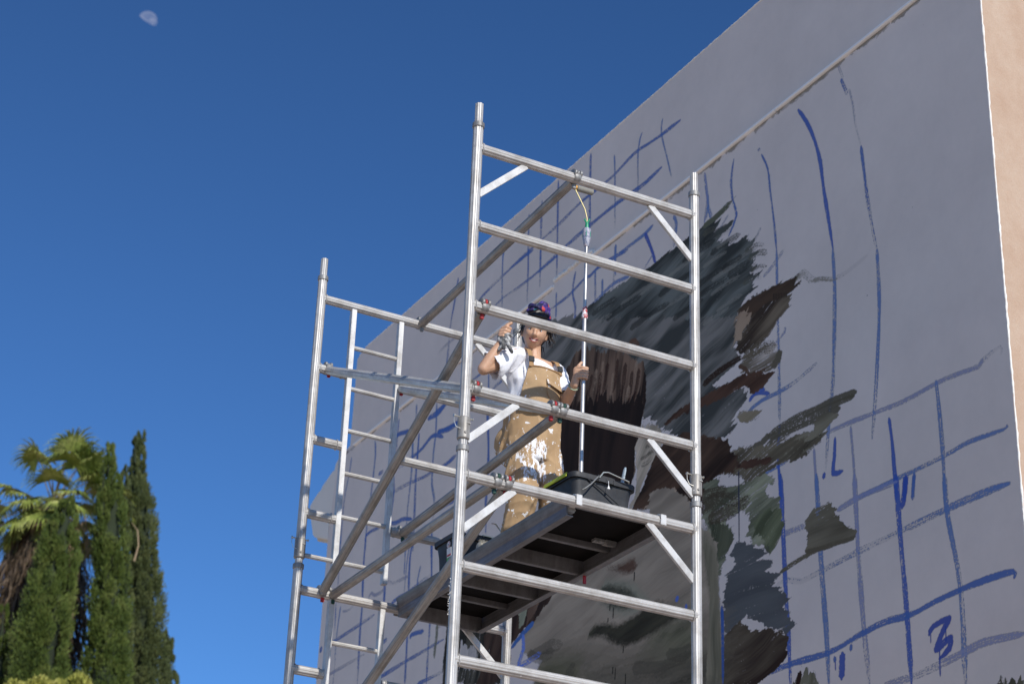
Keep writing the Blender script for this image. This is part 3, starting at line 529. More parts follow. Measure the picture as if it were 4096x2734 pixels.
def hook(parent, c, col, up=True, back=1, big=1.0):
    """claw gripping the rung (rung along x) at c; back = +1 when the brace lies on the +y side"""
    c = Vector(c)
    def arcband(bb, x0, x1, r0, r1, t0, t1, n=12, round_=.35):
        P = []
        for i in range(n + 1):
            u = i / n; t = R_(t0 + (t1 - t0) * u); yy, zz = -math.cos(t) * back, math.sin(t); ro = r0 + (r1 - r0) * min(1, math.sin(math.pi * min(max(u, .02), .98)) / round_) if round_ else r1; e = (x1 - x0) * .16
            P.append([c + Vector((x0, yy * r0, zz * r0)), c + Vector((x0, yy * (r0 + (ro - r0) * .7), zz * (r0 + (ro - r0) * .7))), c + Vector((x0 + e, yy * ro, zz * ro)), c + Vector((x1 - e, yy * ro, zz * ro)), c + Vector((x1, yy * (r0 + (ro - r0) * .7), zz * (r0 + (ro - r0) * .7))), c + Vector((x1, yy * r0, zz * r0))])
        k0 = len(bb.v); bb.grid(P, closed_u=True); bb.face([k0 + j for j in range(5, -1, -1)]); k = len(bb.v); bb.face([k - 6 + j for j in range(6)])
    w_ = .026 * big; bb = MB(); arcband(bb, c.x * 0 - w_ * .78, w_ * .78, TR + .0012, TR + .010, -55, 205)
    arcband(bb, -w_, -w_ * .36, TR + .002, TR + .023, 8, 140); arcband(bb, w_ * .36, w_, TR + .002, TR + .023, 8, 140)
    arcband(bb, -w_ * .8, w_ * .8, TR + .002, TR + .016, 95, 215)
    h = bb.build('hook', CAST, parent, ang=50)
    m_ = {'r': RED, 'g': GREEN, 'k': CAST}[col]
    lt = MB(); arcband(lt, -w_ * .27, w_ * .27, TR + .010, TR + .0215, 18, 88, round_=.6); o = lt.build('latch', m_, None); o.parent = h; o.location = (0, 0, 0)
    lt = MB(); lt.box(c + Vector((w_ * .1, back * .020, -TR - .013)), (w_ * .42, .009, .014)); o = lt.build('trigger', m_, None, bev=.003); o.parent = h; o.location = (0, 0, 0)
    return h
def brace(a, b_, ca, cb, label, m=ALU_OLD):
    a, b_ = Vector(a), Vector(b_); d = (b_ - a).normalized(); root = empty('scaffold_brace', a, label, 'scaffold brace', 'braces clipped between the two frames')
    MB().path([a + d * .032, b_ - d * .032], TR * .97, 40, FL).build('brace_tube', m, root, ang=40)
    hook(root, a, ca, back=1); hook(root, b_, cb, back=-1); return root
def P3(x, y, z): return (x, y, Z0 + z)
brace(P3(.645, 0, -.0), P3(.725, SD, 0), 'k', 'k', 'highest horizontal brace, from the topmost rung above the painter')
brace(P3(.085, 0, -1.0), P3(.165, SD, -2.0), 'r', 'r', 'steep brace from the third rung beside the left post down to the far frame')
brace(P3(.590, 0, -1.5), P3(.680, SD, -1.5), 'g', 'g', 'horizontal brace crossing in front of the paint stained trousers')
brace(P3(.205, 0, -2.0), P3(.235, SD, -2.0), 'g', 'g', 'horizontal brace beside the platform at platform height')
brace(P3(.270, 0, -2.0), P3(.225, SD, -3.0), 'r', 'r', 'steep brace running down to the bottom edge below the platform')
brace(P3(.055, 0, -1.5), P3(.085, SD, -.5), 'r', 'r', 'brace rising to the far frame left of the ladder, nearest the open sky', ALU)
brace(P3(.535, 0, -1.5), P3(.605, SD, -.5), 'r', 'r', 'brace rising to the far frame right of the ladder, behind the left post', ALU)

# ---- platform
PX0, PX1, PY0, PY1, PZ = .665, 1.265, .055, 2.15, Z0 - 1.955
PL = empty('scaffold_platform', ((PX0 + PX1) / 2, 1.1, PZ - .1), 'aluminium scaffold platform with a black deck, hooked over the rungs', 'platform')
BLK = mat('black_deck', (.010, .009, .009), .85, 0.0, **{'Specular IOR Level': .12}); dv = coords(BLK); L(BLK, ramp(BLK, nz(BLK, dv, 5, 6), [(.35, (.004, .0035, .0035)), (.7, (.010, .0085, .008))]).outputs[0], bsdf(BLK).inputs['Base Color'])
MB().box(((PX0 + PX1) / 2, (PY0 + PY1) / 2, PZ - .006), ((PX1 - PX0) / 2 - .012, (PY1 - PY0) / 2, .006)).build('deck_board', BLK, PL)
DARKALU = alu_mat('aluminium_beam', (.20, .20, .205), (.12, .118, .118), .30, .5, .6)
for x, s_ in ((PX0, 1), (PX1, -1)):
    sec = [(-.016, .006), (.034, .006), (.034, .001), (.008, -.002), (.008, -.036), (.012, -.048), (.012, -.106), (.046, -.106), (.046, -.112), (.004, -.112), (.004, -.058), (.000, -.054), (-.012, -.012), (-.016, -.006)]
    MB().prism([(x + s_ * a, PY0, PZ + b_) for a, b_ in sec], (0, PY1 - PY0, 0)).build('side_beam', DARKALU, PL)
for y, h_ in ((.57, .014), (.87, .040), (1.41, .040), (1.80, .014), (PY1 - .01, .044), (PY0 + .012, .012)):
    o = MB(); o.box(((PX0 + PX1) / 2, y, PZ - .014 - h_), ((PX1 - PX0) / 2 - .014, .003, h_)); o.box(((PX0 + PX1) / 2, y + .014, PZ - .014 - 2 * h_ - .002), ((PX1 - PX0) / 2 - .014, .014, .002)); o.build('crossmember', DARKALU, PL)
o = MB(); o.box((PX0 + .30, .052, PZ - .018), (.28, .003, .009)); o.build('deck_edge_strip', ALU_FLAT, PL)
for y in (0, SD):
    s_ = 1 if y == 0 else -1
    for x in (PX0 + .030, PX1 - .035):
        o = MB(); P = []
        for i in range(11):
            t = R_(-20 + 200 * i / 10 + 0) ; yy, zz = math.cos(t) * s_, math.sin(t); P.append([(x + e * .018, y + yy * r2, Z0 - 2 + zz * r2) for e, r2 in ((-1, TR + .001), (-1, TR + .009), (1, TR + .009), (1, TR + .001))])
        o.grid([[Vector(q) for q in r] for r in P], closed_u=True); o.face([3, 2, 1, 0]); k = len(o.v); o.face([k - 4, k - 3, k - 2, k - 1])
        o.box((x, y - s_ * (TR + .005), Z0 - 2.002), (.018, .0045, .030)); o.box((x, y + s_ * .045, Z0 - 1.99), (.018, .02, .03))
        o.build('platform_hook', ALU_FLAT if y == 0 else CAST, PL, bev=.0015)
o = MB(); o.box((1.20, .49, PZ - .030), (.035, .024, .011)); o.box((1.135, .50, PZ - .024), (.034, .020, .008)); o.path([(1.125, .495, PZ - .031), (1.125, .495, PZ - .037)], .011, 12); o.box((1.20, .472, PZ - .044), (.03, .004, .006)); o.build('hatch_latch', CAST, PL)
MB().box((PX1 - .02, .84, PZ - .135), (.012, .003, .026)).build('red_trigger', RED, PL, bev=.003)
o = MB(); o.box((PX0 + .03, PY0 + .01, PZ - .06), (.022, .018, .03)); o.path([(PX0 + .05, PY0 - .01, PZ - .075), (PX0 + .05, PY0 + .02, PZ - .075)], .008, 10); o.build('corner_bracket', CAST, PL, bev=.002)
PTOP = PZ

# ---- tubs
TUB = mat('black_tub_plastic', (.020, .022, .028), .38); tvv = coords(TUB); L(TUB, ramp(TUB, nz(TUB, tvv, 9, 6), [(.4, (.016, .017, .020)), (.7, (.036, .037, .041))]).outputs[0], bsdf(TUB).inputs['Base Color']); L(TUB, ramp(TUB, nz(TUB, tvv, 20, 4), [(.3, (.5,) * 3), (.7, (.7,) * 3)]).outputs[0], bsdf(TUB).inputs['Roughness'])
LIME = mat('lime_plastic', (.45, .52, .03), .45); WPAINT = mat('white_paint', (.85, .85, .84), .3)
def tub(loc, rot, L_, W_, H_, label):
    root = empty('paint_tub', loc, label, 'paint bucket', 'black rectangular paint tubs on the platform'); root.rotation_euler = (0, 0, rot)
    def ring(l, w_, z, r=.045, n=7):
        out = []
        for cx, cy, a0 in ((l / 2 - r, w_ / 2 - r, 0), (-l / 2 + r, w_ / 2 - r, 90), (-l / 2 + r, -w_ / 2 + r, 180), (l / 2 - r, -w_ / 2 + r, 270)):
            for i in range(n + 1):
                a = R_(a0 + 90 * i / n); out.append(Vector((cx + r * math.cos(a), cy + r * math.sin(a), z)))
        return out
    def b2(bb, name, m, par=root):
        me = bb.mesh(name, 0, 40); me.materials.append(m); o = bpy.data.objects.new(name, me); COL.objects.link(o); o.parent = par; return o
    k = .86; bb = MB()
    prof = [(L_ * k, W_ * k, 0), (L_ * k, W_ * k, .002), (L_ * .93, W_ * .93, H_ * .55), (L_, W_, H_ - .03), (L_, W_, H_ - .002), (L_ - .008, W_ - .008, H_ - .002), (L_ * .9, W_ * .9, .03)]
    P = [ring(l, w_, z) for l, w_, z in prof]; bb.grid(P, closed_u=True); n = len(P[0]); bb.face(list(range(n))[::-1]); bb.face([len(bb.v) - n + i for i in range(n)])
    b2(bb, 'tub_body', TUB)
    bb = MB(); P = []
    for l, w_, z in ((L_, W_, H_ - .028), (L_ + .026, W_ + .026, H_ - .030), (L_ + .030, W_ + .030, H_ - .004), (L_ + .024, W_ + .024, H_ + .002), (L_ - .004, W_ - .004, H_ + .002)):
        P.append([p + Vector((0, 0, -.013 * max(0, math.cos((p.x) / L_ * 3.14)) ** 3 if abs(p.y) > W_ * .45 else 0)) for p in ring(l, w_, z)])
    bb.grid(P, closed_u=True); b2(bb, 'rim', TUB)
    bb = MB()
    for y in (-W_ / 2 - .016, W_ / 2 + .016): bb.box((0, y, H_ - .012), (.055, .005, .018))
    for x in (-.05, 0, .05): bb.box((x, -W_ / 2 - .020, H_ - .02), (.003, .004, .014))
    b2(bb, 'handle_lug', TUB)
    return root, b2
R1, b2 = tub((1.015, .40, PTOP), R_(2), .40, .30, .245, 'large black paint tub beside the painter, with a brush handle standing up in it')
h_ = .245
b2(MB().path([(-.05, -.175, h_ - .012), (-.03, -.185, h_ + .020), (.0, -.187, h_ + .026), (.14, -.187, h_ + .002), (.145, -.176, h_ - .004)], .0042, 8), 'bail_handle', STEEL)
b2(MB().path([(-.06, -.178, h_ - .010), (-.12, -.20, h_ - .075), (-.165, -.21, h_ - .115), (-.175, -.20, h_ - .122)], .0045, 8), 'bail_handle', STEEL)
b2(MB().path([(-.12, -.158, h_ - .028), (.0, -.159, h_ - .085), (.10, -.158, h_ - .145)], .0040, 8), 'side_rib', TUB)
o = MB(); o.path([(.01, -.176, h_ - .02), (.010, -.178, h_ - .05)], .0015, 6); o.path([(.01, -.178, h_ - .048), (.010, -.178, h_ - .056), (.01, -.177, h_ - .068), (.01, -.176, h_ - .072)], [.002, .005, .008, .003], 8); b2(o, 'paint_drip', WPAINT)
b2(MB().slab([[(-.216, -.10 + .04 * i, h_ + .004), (-.222, -.10 + .04 * i, h_ - .020)] for i in range(7)], (-.004, 0, .002)), 'lid_strip', LIME)
BRH = empty('brush_handle', (1.17, .33, PTOP + .12), 'pale blue grey brush handle with a hole, sticking up from the large tub', 'brush')
HND = mat('pale_handle', (.36, .44, .50), .4)
o = MB(); a, b_ = Vector((1.155, .33, PTOP + .13)), Vector((1.192, .31, PTOP + .372)); o.path([a, a.lerp(b_, .6), a.lerp(b_, .93), b_], [.012, .014, .013, .008], 14, flat=.6); o.build('handle', HND, BRH)
o = MB(); c = a.lerp(b_, .78); o.path([c + Vector((0, -.0125, 0)), c + Vector((0, .0125, 0))], .0050, 10); o.build('hanging_hole', BLACK, BRH)
R2, b2 = tub((.890, 1.62, PTOP), R_(2), .36, .27, .25, 'smaller black paint tub at the far platform end, with a white and green sticker')
b2(MB().path([(.02, -.150, h_), (-.01, -.160, h_ + .012), (.14, -.165, h_ + .012), (.17, -.15, h_ - .01)], .0045, 8), 'bail_handle', STEEL)
b2(MB().path([(.17, -.15, h_ - .012), (.12, -.17, h_ + .05), (.07, -.17, h_ + .10), (.05, -.155, h_ + .105)], .0040, 8), 'bail_handle', STEEL)
b2(MB().path([(.16, -.152, h_ - .022), (.175, -.152, h_ - .010), (.18, -.15, h_ - .004)], [.004, .011, .006], 8), 'handle_grip', mat('yellowed_plastic', (.75, .66, .35), .5))
STK = mat('sticker_white', (.75, .75, .73), .5); SG = mat('sticker_green', (.10, .38, .08), .5); SR = mat('sticker_red', (.45, .04, .04), .5); SB = mat('sticker_black', (.03, .03, .03), .5)
xs = -.1845 
def stk(y0, y1, z0, z1, m, d, tilt=.03): 
    return b2(MB().prism([(xs - d + tilt * (.25 - z0) , y0, z0), (xs - d + tilt * (.25 - z0), y1, z0), (xs - d + tilt * (.25 - z1), y1, z1), (xs - d + tilt * (.25 - z1), y0, z1)], (.0015, 0, 0)), 'sticker', m)
stk(-.075, -.02, .07, .175, STK, 0, .07); stk(-.075, -.02, .075, .115, SG, .0012, .07); stk(-.070, -.025, .122, .134, SR, .0012, .07)
for r2, m_, d in ((.021, STK, .0008), (.0175, SR, .0018), (.0145, STK, .0026)): b2(MB().path([(xs - d + .004, -.048, .195), (xs - d + .002, -.048, .195)], r2, 20), 'sticker', m_)
b2(MB().prism([(xs - .0012, -.055, .190), (xs - .0012, -.040, .186), (xs - .0012, -.043, .206)], (.001, 0, 0)), 'sticker', SB)
# a shaggy wool roller cover lying by the smaller tub
WOOL = mat('matted_wool', (.34, .32, .27), .95); L(WOOL, ramp(WOOL, nz(WOOL, coords(WOOL), 60, 4), [(.3, (.18, .16, .12)), (.7, (.50, .48, .43))]).outputs[0], bsdf(WOOL).inputs['Base Color'])
o = MB(); c = Vector((.745, 1.10, PTOP + .036))
o.path([c + Vector((-.07, .01, 0)), c + Vector((-.06, .01, 0)), c + Vector((.12, -.01, 0)), c + Vector((.13, -.01, 0))], [.018, .032, .034, .02], 20)
for i in range(900):
    t = random.uniform(-.065, .125); a = random.uniform(0, 6.283); p = c + Vector((t, -.05 * t, 0)) + Vector((0, math.cos(a), math.sin(a))) * .031
    q = p + Vector((random.uniform(-.02, .02), math.cos(a + random.uniform(-.7, .7)) * .014, math.sin(a + random.uniform(-.7, .7)) * .014)); s2 = Vector((random.uniform(-1, 1), random.uniform(-1, 1), random.uniform(-1, 1))).normalized() * .0022
    k = len(o.v); o.v += [tuple(p - s2), tuple(p + s2), tuple(q)]; o.face([k, k + 1, k + 2])
tag(o.build('roller_cover', WOOL), 'grey matted wool roller cover lying on the platform edge by the smaller tub', 'paint roller')
# remains of sticky tape on the near left post
o = MB()
for i in range(60):
    z = Z0 - 2.68 + random.uniform(-.10, .10); p = Vector((-TR - .003, random.uniform(-.014, .01), z)); d = Vector((random.uniform(-.008, .002), random.uniform(-.006, .006), random.uniform(-.012, .012))); s2 = Vector((random.uniform(-.004, .004), random.uniform(-.004, .004), .004)); k = len(o.v); o.v += [tuple(p), tuple(p + d), tuple(p + s2 + d * .5)]; o.face([k, k + 1, k + 2])
tag(o.build('tape_scrap', mat('tape_residue', (.62, .60, .56), .5)), 'crumpled scraps of clear tape stuck to the near left post', 'tape')
# ------------------------------------------------------------------ painter (body first, then clothes)
def hull_capsule(o, a, b_, ra, rb, n=14, m=5, sq=1.0, up=None):
    a, b_ = Vector(a), Vector(b_); d = (b_ - a); d = d.normalized() if d.length > 1e-6 else Vector((0, 0, 1)); P = []; R2 = []
    for i in range(m): t = math.pi / 2 * (1 - i / m) ; P.append(a - d * ra * math.sin(t)); R2.append(max(ra * math.cos(t), ra * .06))
    P += [a, b_]; R2 += [ra, rb]
    for i in range(1, m + 1): t = math.pi / 2 * i / m; P.append(b_ + d * rb * math.sin(t)); R2.append(max(rb * math.cos(t), rb * .06))
    o.path(P, R2, n, flat=sq, up=up)
def chain(o, pts_, rad, **k):
    for i in range(len(pts_) - 1): hull_capsule(o, pts_[i], pts_[i + 1], rad[i], rad[i + 1], **k)
def ell(o, c, r, R=None, n=20):
    R = R or Matrix.Identity(3); c = Vector(c); P = []
    for i in range(1, n): t = math.pi * i / n; P.append([c + R @ Vector((r[0] * math.sin(t) * math.cos(p), r[1] * math.sin(t) * math.sin(p), r[2] * math.cos(t))) for p in [2 * math.pi * j / n for j in range(n)]])
    o.grid(P, closed_u=True); k = len(o.v); o.face([k - n * (n - 1) + j for j in range(n)][::-1]); o.face([k - n + j for j in range(n)])
def loft(o, secs, n=32):
    """secs: (cx, cy, cz, rx, ry) closed stack"""
    P = [[Vector((cx + rx * math.cos(a) * (1 - .0 * math.sin(a)), cy + ry * math.sin(a), cz)) for a in [2 * math.pi * j / n for j in range(n)]] for cx, cy, cz, rx, ry in secs]
    o.grid(P, closed_u=True); k = len(o.v); o.face([k - n * len(secs) + j for j in range(n)][::-1]); o.face([k - n + j for j in range(n)])
def fuse(o, name, mat_, parent, voxel, smooth=3, wr=None, cutz=None):
    me = o.mesh(name); tmp = bpy.data.objects.new('tmp', me); COL.objects.link(tmp); md = tmp.modifiers.new('r', 'REMESH'); md.mode = 'VOXEL'; md.voxel_size = voxel
    bpy.context.view_layer.update(); ev = tmp.evaluated_get(bpy.context.evaluated_depsgraph_get()); nm = bpy.data.meshes.new_from_object(ev); bpy.data.objects.remove(tmp); nm.name = name
    n = len(nm.vertices); co = np.empty(n * 3); nm.vertices.foreach_get('co', co); co = co.reshape(-1, 3); e = np.empty(len(nm.edges) * 2, np.int32); nm.edges.foreach_get('vertices', e); e = e.reshape(-1, 2)
    deg = np.bincount(e.ravel(), minlength=n)[:, None]
    for _ in range(smooth):
        s = np.zeros_like(co); np.add.at(s, e[:, 0], co[e[:, 1]]); np.add.at(s, e[:, 1], co[e[:, 0]]); co = co * .4 + .6 * s / deg
    if wr:
        nm.vertices.foreach_set('co', co.ravel()); nm.update(); no = np.empty(n * 3); nm.vertex_normals.foreach_get('vector', no); no = no.reshape(-1, 3); co = co + no * wr(co)[:, None]
    nm.vertices.foreach_set('co', co.ravel()); nm.update(); nm.materials.clear(); nm.materials.append(mat_); nm.shade_smooth()
    return link(name, nm, None, parent)
def ridge(co, sx, sy, sz, seed, amp, sharp=1.0):
    n1 = vnoise(co[:, 0] * sx + co[:, 1] * sy * .7 + 50, co[:, 2] * sz + co[:, 1] * sy + 50, seed); r = 1 - np.abs(n1 * 2 - 1); return (r ** (1.5 * sharp) - .45) * amp

SKIN = mat('skin', (.42, .22, .14), .5); sv_ = coords(SKIN); L(SKIN, ramp(SKIN, nz(SKIN, sv_, 14, 4), [(.3, (.50, .285, .175)), (.7, (.61, .37, .24))]).outputs[0], bsdf(SKIN).inputs['Base Color']); bsdf(SKIN).inputs['Subsurface Weight'].default_value = .08; bsdf(SKIN).inputs['Subsurface Radius'].default_value = (.01, .004, .002)
CLOTHW = mat('white_cotton', (.80, .80, .83), .85); L(CLOTHW, ramp(CLOTHW, nz(CLOTHW, coords(CLOTHW), 22, 4), [(.3, (.76, .76, .80)), (.6, (.83, .83, .86))]).outputs[0], bsdf(CLOTHW).inputs['Base Color'])
def canvas():
    m = mat('tan_canvas', (.44, .27, .13), .88); v = coords(m); c = ramp(m, nz(m, v, 9, 5), [(.3, (.35, .225, .115)), (.7, (.46, .31, .17))]).outputs[0]
    # splashes of white, a little black and ochre: thick on the thighs, sparse on the bib
    sep = N(m, 'ShaderNodeSeparateXYZ'); L(m, v, sep.inputs[0])
    band = N(m, 'ShaderNodeMapRange'); L(m, sep.outputs[2], band.inputs[0]); 
    for i, val in ((1, Z0 - 1.62), (2, Z0 - 1.22), (3, 0.0), (4, 1.0)): band.inputs[i].default_value = val
    tri = ramp(m, band.outputs[0], [(0.0, (.0, .0, .0)), (.3, (1, 1, 1)), (.75, (1, 1, 1)), (1.0, (.0, .0, .0))]).outputs[0]
    v2 = coords(m, 'Object', (1, 1, .42)); n1 = nz(m, v2, 30, 8, .78); n2 = nz(m, coords(m, 'Object', (1, 1, .6)), 34, 5, .7)
    xb = N(m, 'ShaderNodeMapRange'); L(m, sep.outputs[0], xb.inputs[0]); 
    for i, val in ((1, .74), (2, 1.10), (3, 0.0), (4, 1.0)): xb.inputs[i].default_value = val
    xt = ramp(m, xb.outputs[0], [(0, (.2,) * 3), (.3, (1,) * 3), (.6, (.85,) * 3), (.72, (.1,) * 3), (.95, (.8,) * 3)]).outputs[0]
    am = N(m, 'ShaderNodeMath', operation='MULTIPLY'); L(m, tri, am.inputs[0]); L(m, xt, am.inputs[1])
    th = N(m, 'ShaderNodeMath', operation='MULTIPLY_ADD'); L(m, am.outputs[0], th.inputs[0]); th.inputs[1].default_value = .185; L(m, n1, th.inputs[2])
    c = mix(m, ramp(m, th.outputs[0], [(.655, (0,) * 3), (.668, (1,) * 3)]).outputs[0], c, (.82, .82, .84, 1))
    th2 = N(m, 'ShaderNodeMath', operation='MULTIPLY_ADD'); L(m, am.outputs[0], th2.inputs[0]); th2.inputs[1].default_value = .06; L(m, n2, th2.inputs[2])
    c = mix(m, ramp(m, th2.outputs[0], [(.685, (0,) * 3), (.70, (1,) * 3)]).outputs[0], c, (.045, .045, .05, 1))
    c = mix(m, ramp(m, nz(m, v, 24, 5), [(.615, (0,) * 3), (.625, (1,) * 3)]).outputs[0], c, (.8, .8, .8, 1)); L(m, c, bsdf(m).inputs['Base Color']); return m
CANV = canvas(); CANVD = mat('canvas_strap', (.36, .215, .10), .88)
HAIR = mat('dark_hair', (.018, .012, .010), .45)
def V3(x, y, z): return Vector((x, y, Z0 + z))
PR = empty('person', (.94, .93, PTOP), 'smiling woman in a white T-shirt and paint stained tan dungarees, holding a pole', 'person')
# --- skeleton points
HC = V3(.890, .890, -.560); NB = V3(.905, .93, -.735)
fd = Vector((-.42, -.84, -.34)).normalized(); hx = fd.cross(Vector((.16, 0, 1))).normalized() * -1; hx = hx if hx.x > 0 else -hx; hz = fd.cross(hx).normalized(); hz = hz if hz.z > 0 else -hz
HM = Matrix((hx, -fd, hz)).transposed()                       # local x = her left, y = back, z = up
def hp(x, y, z): return HC + HM @ Vector((x, y, z))
RS, RE, RW = V3(.775, .915, -.745), V3(.560, .905, -.885), V3(.640, .850, -.715)
LS, LE, LW = V3(1.075, .925, -.775), V3(1.085, .845, -1.005), V3(1.062, .690, -.945)
POLEX, POLEY = 1.107, .665
er = Vector((.886, -.463, 0)); ec = Vector((-.463, -.886, 0))
bd = MB()
# head: sculpted from a profile grid
def headpt(t, p):
    x, y, z = math.sin(t) * math.cos(p), math.sin(t) * math.sin(p), math.cos(t)      # y<0 face
    rx, ry, rz = .0735, .094, .119
    low = max(0, -z); jaw = 1 - .40 * low ** 1.6
    X = x * rx * jaw; Z = z * rz; Y = y * ry * (1 - .18 * low if y > 0 else 1 - .16 * low ** 2)
    if y > 0: Y *= 1.05; 
    if y < 0:                                     # flatter face plane, features
        Y = max(Y, -.084 - .004 * math.cos(z * 2)) if z > -.6 else Y
        g = lambda cx, cz, s: math.exp(-((X - cx) ** 2 + (Z - cz) ** 2) / (2 * s * s))
        Y += .010 * (g(-.031, .008, .012) + g(.031, .008, .012))         # sockets
        Y -= .004 * (g(-.030, .030, .012) + g(.030, .030, .012)) + .006 * (g(-.042, -.028, .016) + g(.042, -.028, .016)) + .010 * g(0, -.098, .018) + .005 * g(0, -.062, .020)
        Y += .004 * (g(-.026, -.060, .008) + g(.026, -.060, .008)) + .005 * g(0, -.082, .008)
    return hp(X, Y, Z)
nn = 72; P = [[headpt(math.pi * i / nn, 2 * math.pi * j / nn) for j in range(nn)] for i in range(1, nn)]
bd.grid(P, closed_u=True); k = len(bd.v); bd.face([k - nn * (nn - 1) + j for j in range(nn)][::-1]); bd.face([k - nn + j for j in range(nn)])
chain(bd, [hp(0, -.078, .018), hp(0, -.094, -.004), hp(0, -.104, -.022)], [.008, .010, .0125])                      # nose
for s in (-1, 1): hull_capsule(bd, hp(s * .011, -.090, -.026), hp(s * .012, -.088, -.026), .0085, .0085)
for s in (-1, 1):
    ell(bd, hp(s * .078, .012, -.008), (.009, .017, .030), HM @ Matrix.Rotation(s * -.35, 3, 'Z'), 12); ell(bd, hp(s * .072, .004, -.028), (.008, .009, .011), HM, 10)
chain(bd, [hp(0, .022, -.06), NB + Vector((0, 0, .02)), NB - Vector((0, 0, .03))], [.050, .049, .062])
# torso under the clothes, shoulders, arms
loft(bd, [(.905, .935, Z0 - .745, .09, .055), (.915, .935, Z0 - .79, .145, .075), (.92, .935, Z0 - .90, .140, .092), (.93, .94, Z0 - 1.08, .110, .082), (.94, .96, Z0 - 1.25, .145, .105), (.94, .96, Z0 - 1.36, .13, .10)])
chain(bd, [NB + Vector((-.02, 0, -.02)), RS], [.05, .050]); chain(bd, [NB + Vector((.03, 0, -.02)), LS], [.05, .050])
chain(bd, [RS, RS.lerp(RE, .5), RE], [.052, .046, .038]); chain(bd, [RE, RE.lerp(RW, .35), RW], [.038, .038, .0255]); chain(bd, [LS, LS.lerp(LE, .5), LE], [.050, .043, .036]); chain(bd, [LE, LE.lerp(LW, .35), LW], [.036, .036, .0245])
# legs
HR, HL = V3(.865, .96, -1.34), V3(1.005, .95, -1.34); KR, KL = V3(.85, .90, -1.62), V3(1.045, .88, -1.62); AR, AL = V3(.835, .95, -1.875), V3(1.06, .96, -1.875)
for a, b_, c in ((HR, KR, AR), (HL, KL, AL)): chain(bd, [a, b_, b_.lerp(c, .3), c], [.075, .055, .055, .038])
# left hand round the pole
def fingers(o, base, rows, rad):
    for i, row in enumerate(rows): chain(o, row, [rad, rad, rad * .96, rad * .86], n=10, m=3)
pz = Z0 - .877; pc = Vector((POLEX, POLEY, pz))
hub = pc - er * .040 + ec * .004
chain(bd, [LW, hub + Vector((0, 0, -.018))], [.0245, .024]); chain(bd, [hub + Vector((0, 0, -.030)), hub + Vector((0, 0, .026))], [.021, .022])
rows = []
for i, (dz, ln_) in enumerate(((.033, 1.0), (.0115, 1.06), (-.0105, 1.02), (-.0315, .88))):
    z = Vector((0, 0, dz)); rows.append([pc - er * .036 + ec * .020 + z, pc - er * (.006) + ec * .031 * 1.0 + z * 1.02, pc + er * .024 * ln_ + ec * .021 + z * .98, pc + er * .022 * ln_ - ec * .004 + z * .95])
fingers(bd, None, rows, .0097)
chain(bd, [hub + Vector((0, 0, .020)), hub + er * .012 + ec * .010 + Vector((0, 0, .050)), hub + er * .028 + ec * .006 + Vector((0, 0, .074))], [.0135, .0115, .0095], n=10)
# right hand, closed in front of her shoulder
rc = RW + Vector((.012, -.012, .052)); ru = (rc - RW).normalized()
chain(bd, [RW, rc - er * .012], [.0255, .026]); chain(bd, [rc - er * .016 - ru * .014, rc - er * .016 + ru * .022], [.021, .023])
rows = []
for i, t in enumerate((.040, .019, -.002, -.022)):
    z = ru * t; rows.append([rc - er * .022 + ec * .014 + z, rc + er * .004 + ec * .032 + z, rc + er * .028 + ec * .018 + z - ru * .004, rc + er * .018 - ec * .002 + z - ru * .004])
fingers(bd, None, rows, .0098)
chain(bd, [rc - er * .012 + ru * .024, rc + er * .000 + ec * .016 + ru * .058, rc + er * .020 + ec * .016 + ru * .074], [.0135, .0115, .0098], n=10)
fuse(bd, 'body', SKIN, PR, .0038, 2)
# face details
WH = mat('eye_white', (.75, .72, .70), .3); IR = mat('brown_iris', (.03, .015, .01), .2); LIP = mat('lips', (.42, .13, .11), .4); TEETH = mat('teeth', (.80, .78, .72), .25); MOUTH = mat('mouth_dark', (.05, .015, .015), .6)
for s in (-1, 1):
    o = MB(); ell(o, hp(s * .030, -.068, .006), (.0125, .0115, .0095), HM, 12); e_ = o.build('eye', WH, PR)
    o = MB(); ell(o, hp(s * .030, -.0775, .006), (.0052, .0030, .0052), HM, 10); i_ = o.build('iris', IR, None); i_.parent = e_; i_.location = (0, 0, 0)
    MB().path([hp(s * .014, -.084, .026), hp(s * .030, -.0865, .033), hp(s * .046, -.078, .028)], [.0028, .0032, .0015], 6).build('eyebrow', HAIR, PR)
    MB().path([hp(s * .019, -.0790, .013), hp(s * .030, -.0835, .0155), hp(s * .042, -.0770, .011)], [.0016, .002, .0014], 6).build('eyelid', HAIR, PR)
mz = -.058
def arc(w_, dip, y, z, n=9): return [hp(w_ * (2 * i / (n - 1) - 1), y + .011 * (2 * i / (n - 1) - 1) ** 2, z + dip * ((2 * i / (n - 1) - 1) ** 2)) for i in range(n)]
o = MB(); o.grid([[p + HM @ Vector((0, .002, 0)) for p in arc(.0275, .006, -.094, mz + .006)], [p + HM @ Vector((0, .001, 0)) for p in arc(.0275, .011, -.094, mz - .009)]]); o.build('mouth_opening', MOUTH, PR)
o = MB(); o.slab([arc(.021, .0055, -.0955, mz + .0045), arc(.0185, .0080, -.0950, mz - .0035)], HM @ Vector((0, .002, 0))); o.build('teeth', TEETH, PR)
o = MB(); o.path(arc(.029, .007, -.0955, mz + .0072), [.0008, .0020, .0026, .0030, .0030, .0030, .0026, .0020, .0008], 8); o.build('upper_lip', LIP, PR)
o = MB(); o.path(arc(.028, .0125, -.0955, mz - .0080), [.0010, .0026, .0036, .0042, .0045, .0042, .0036, .0026, .0010], 8); o.build('lower_lip', LIP, PR)
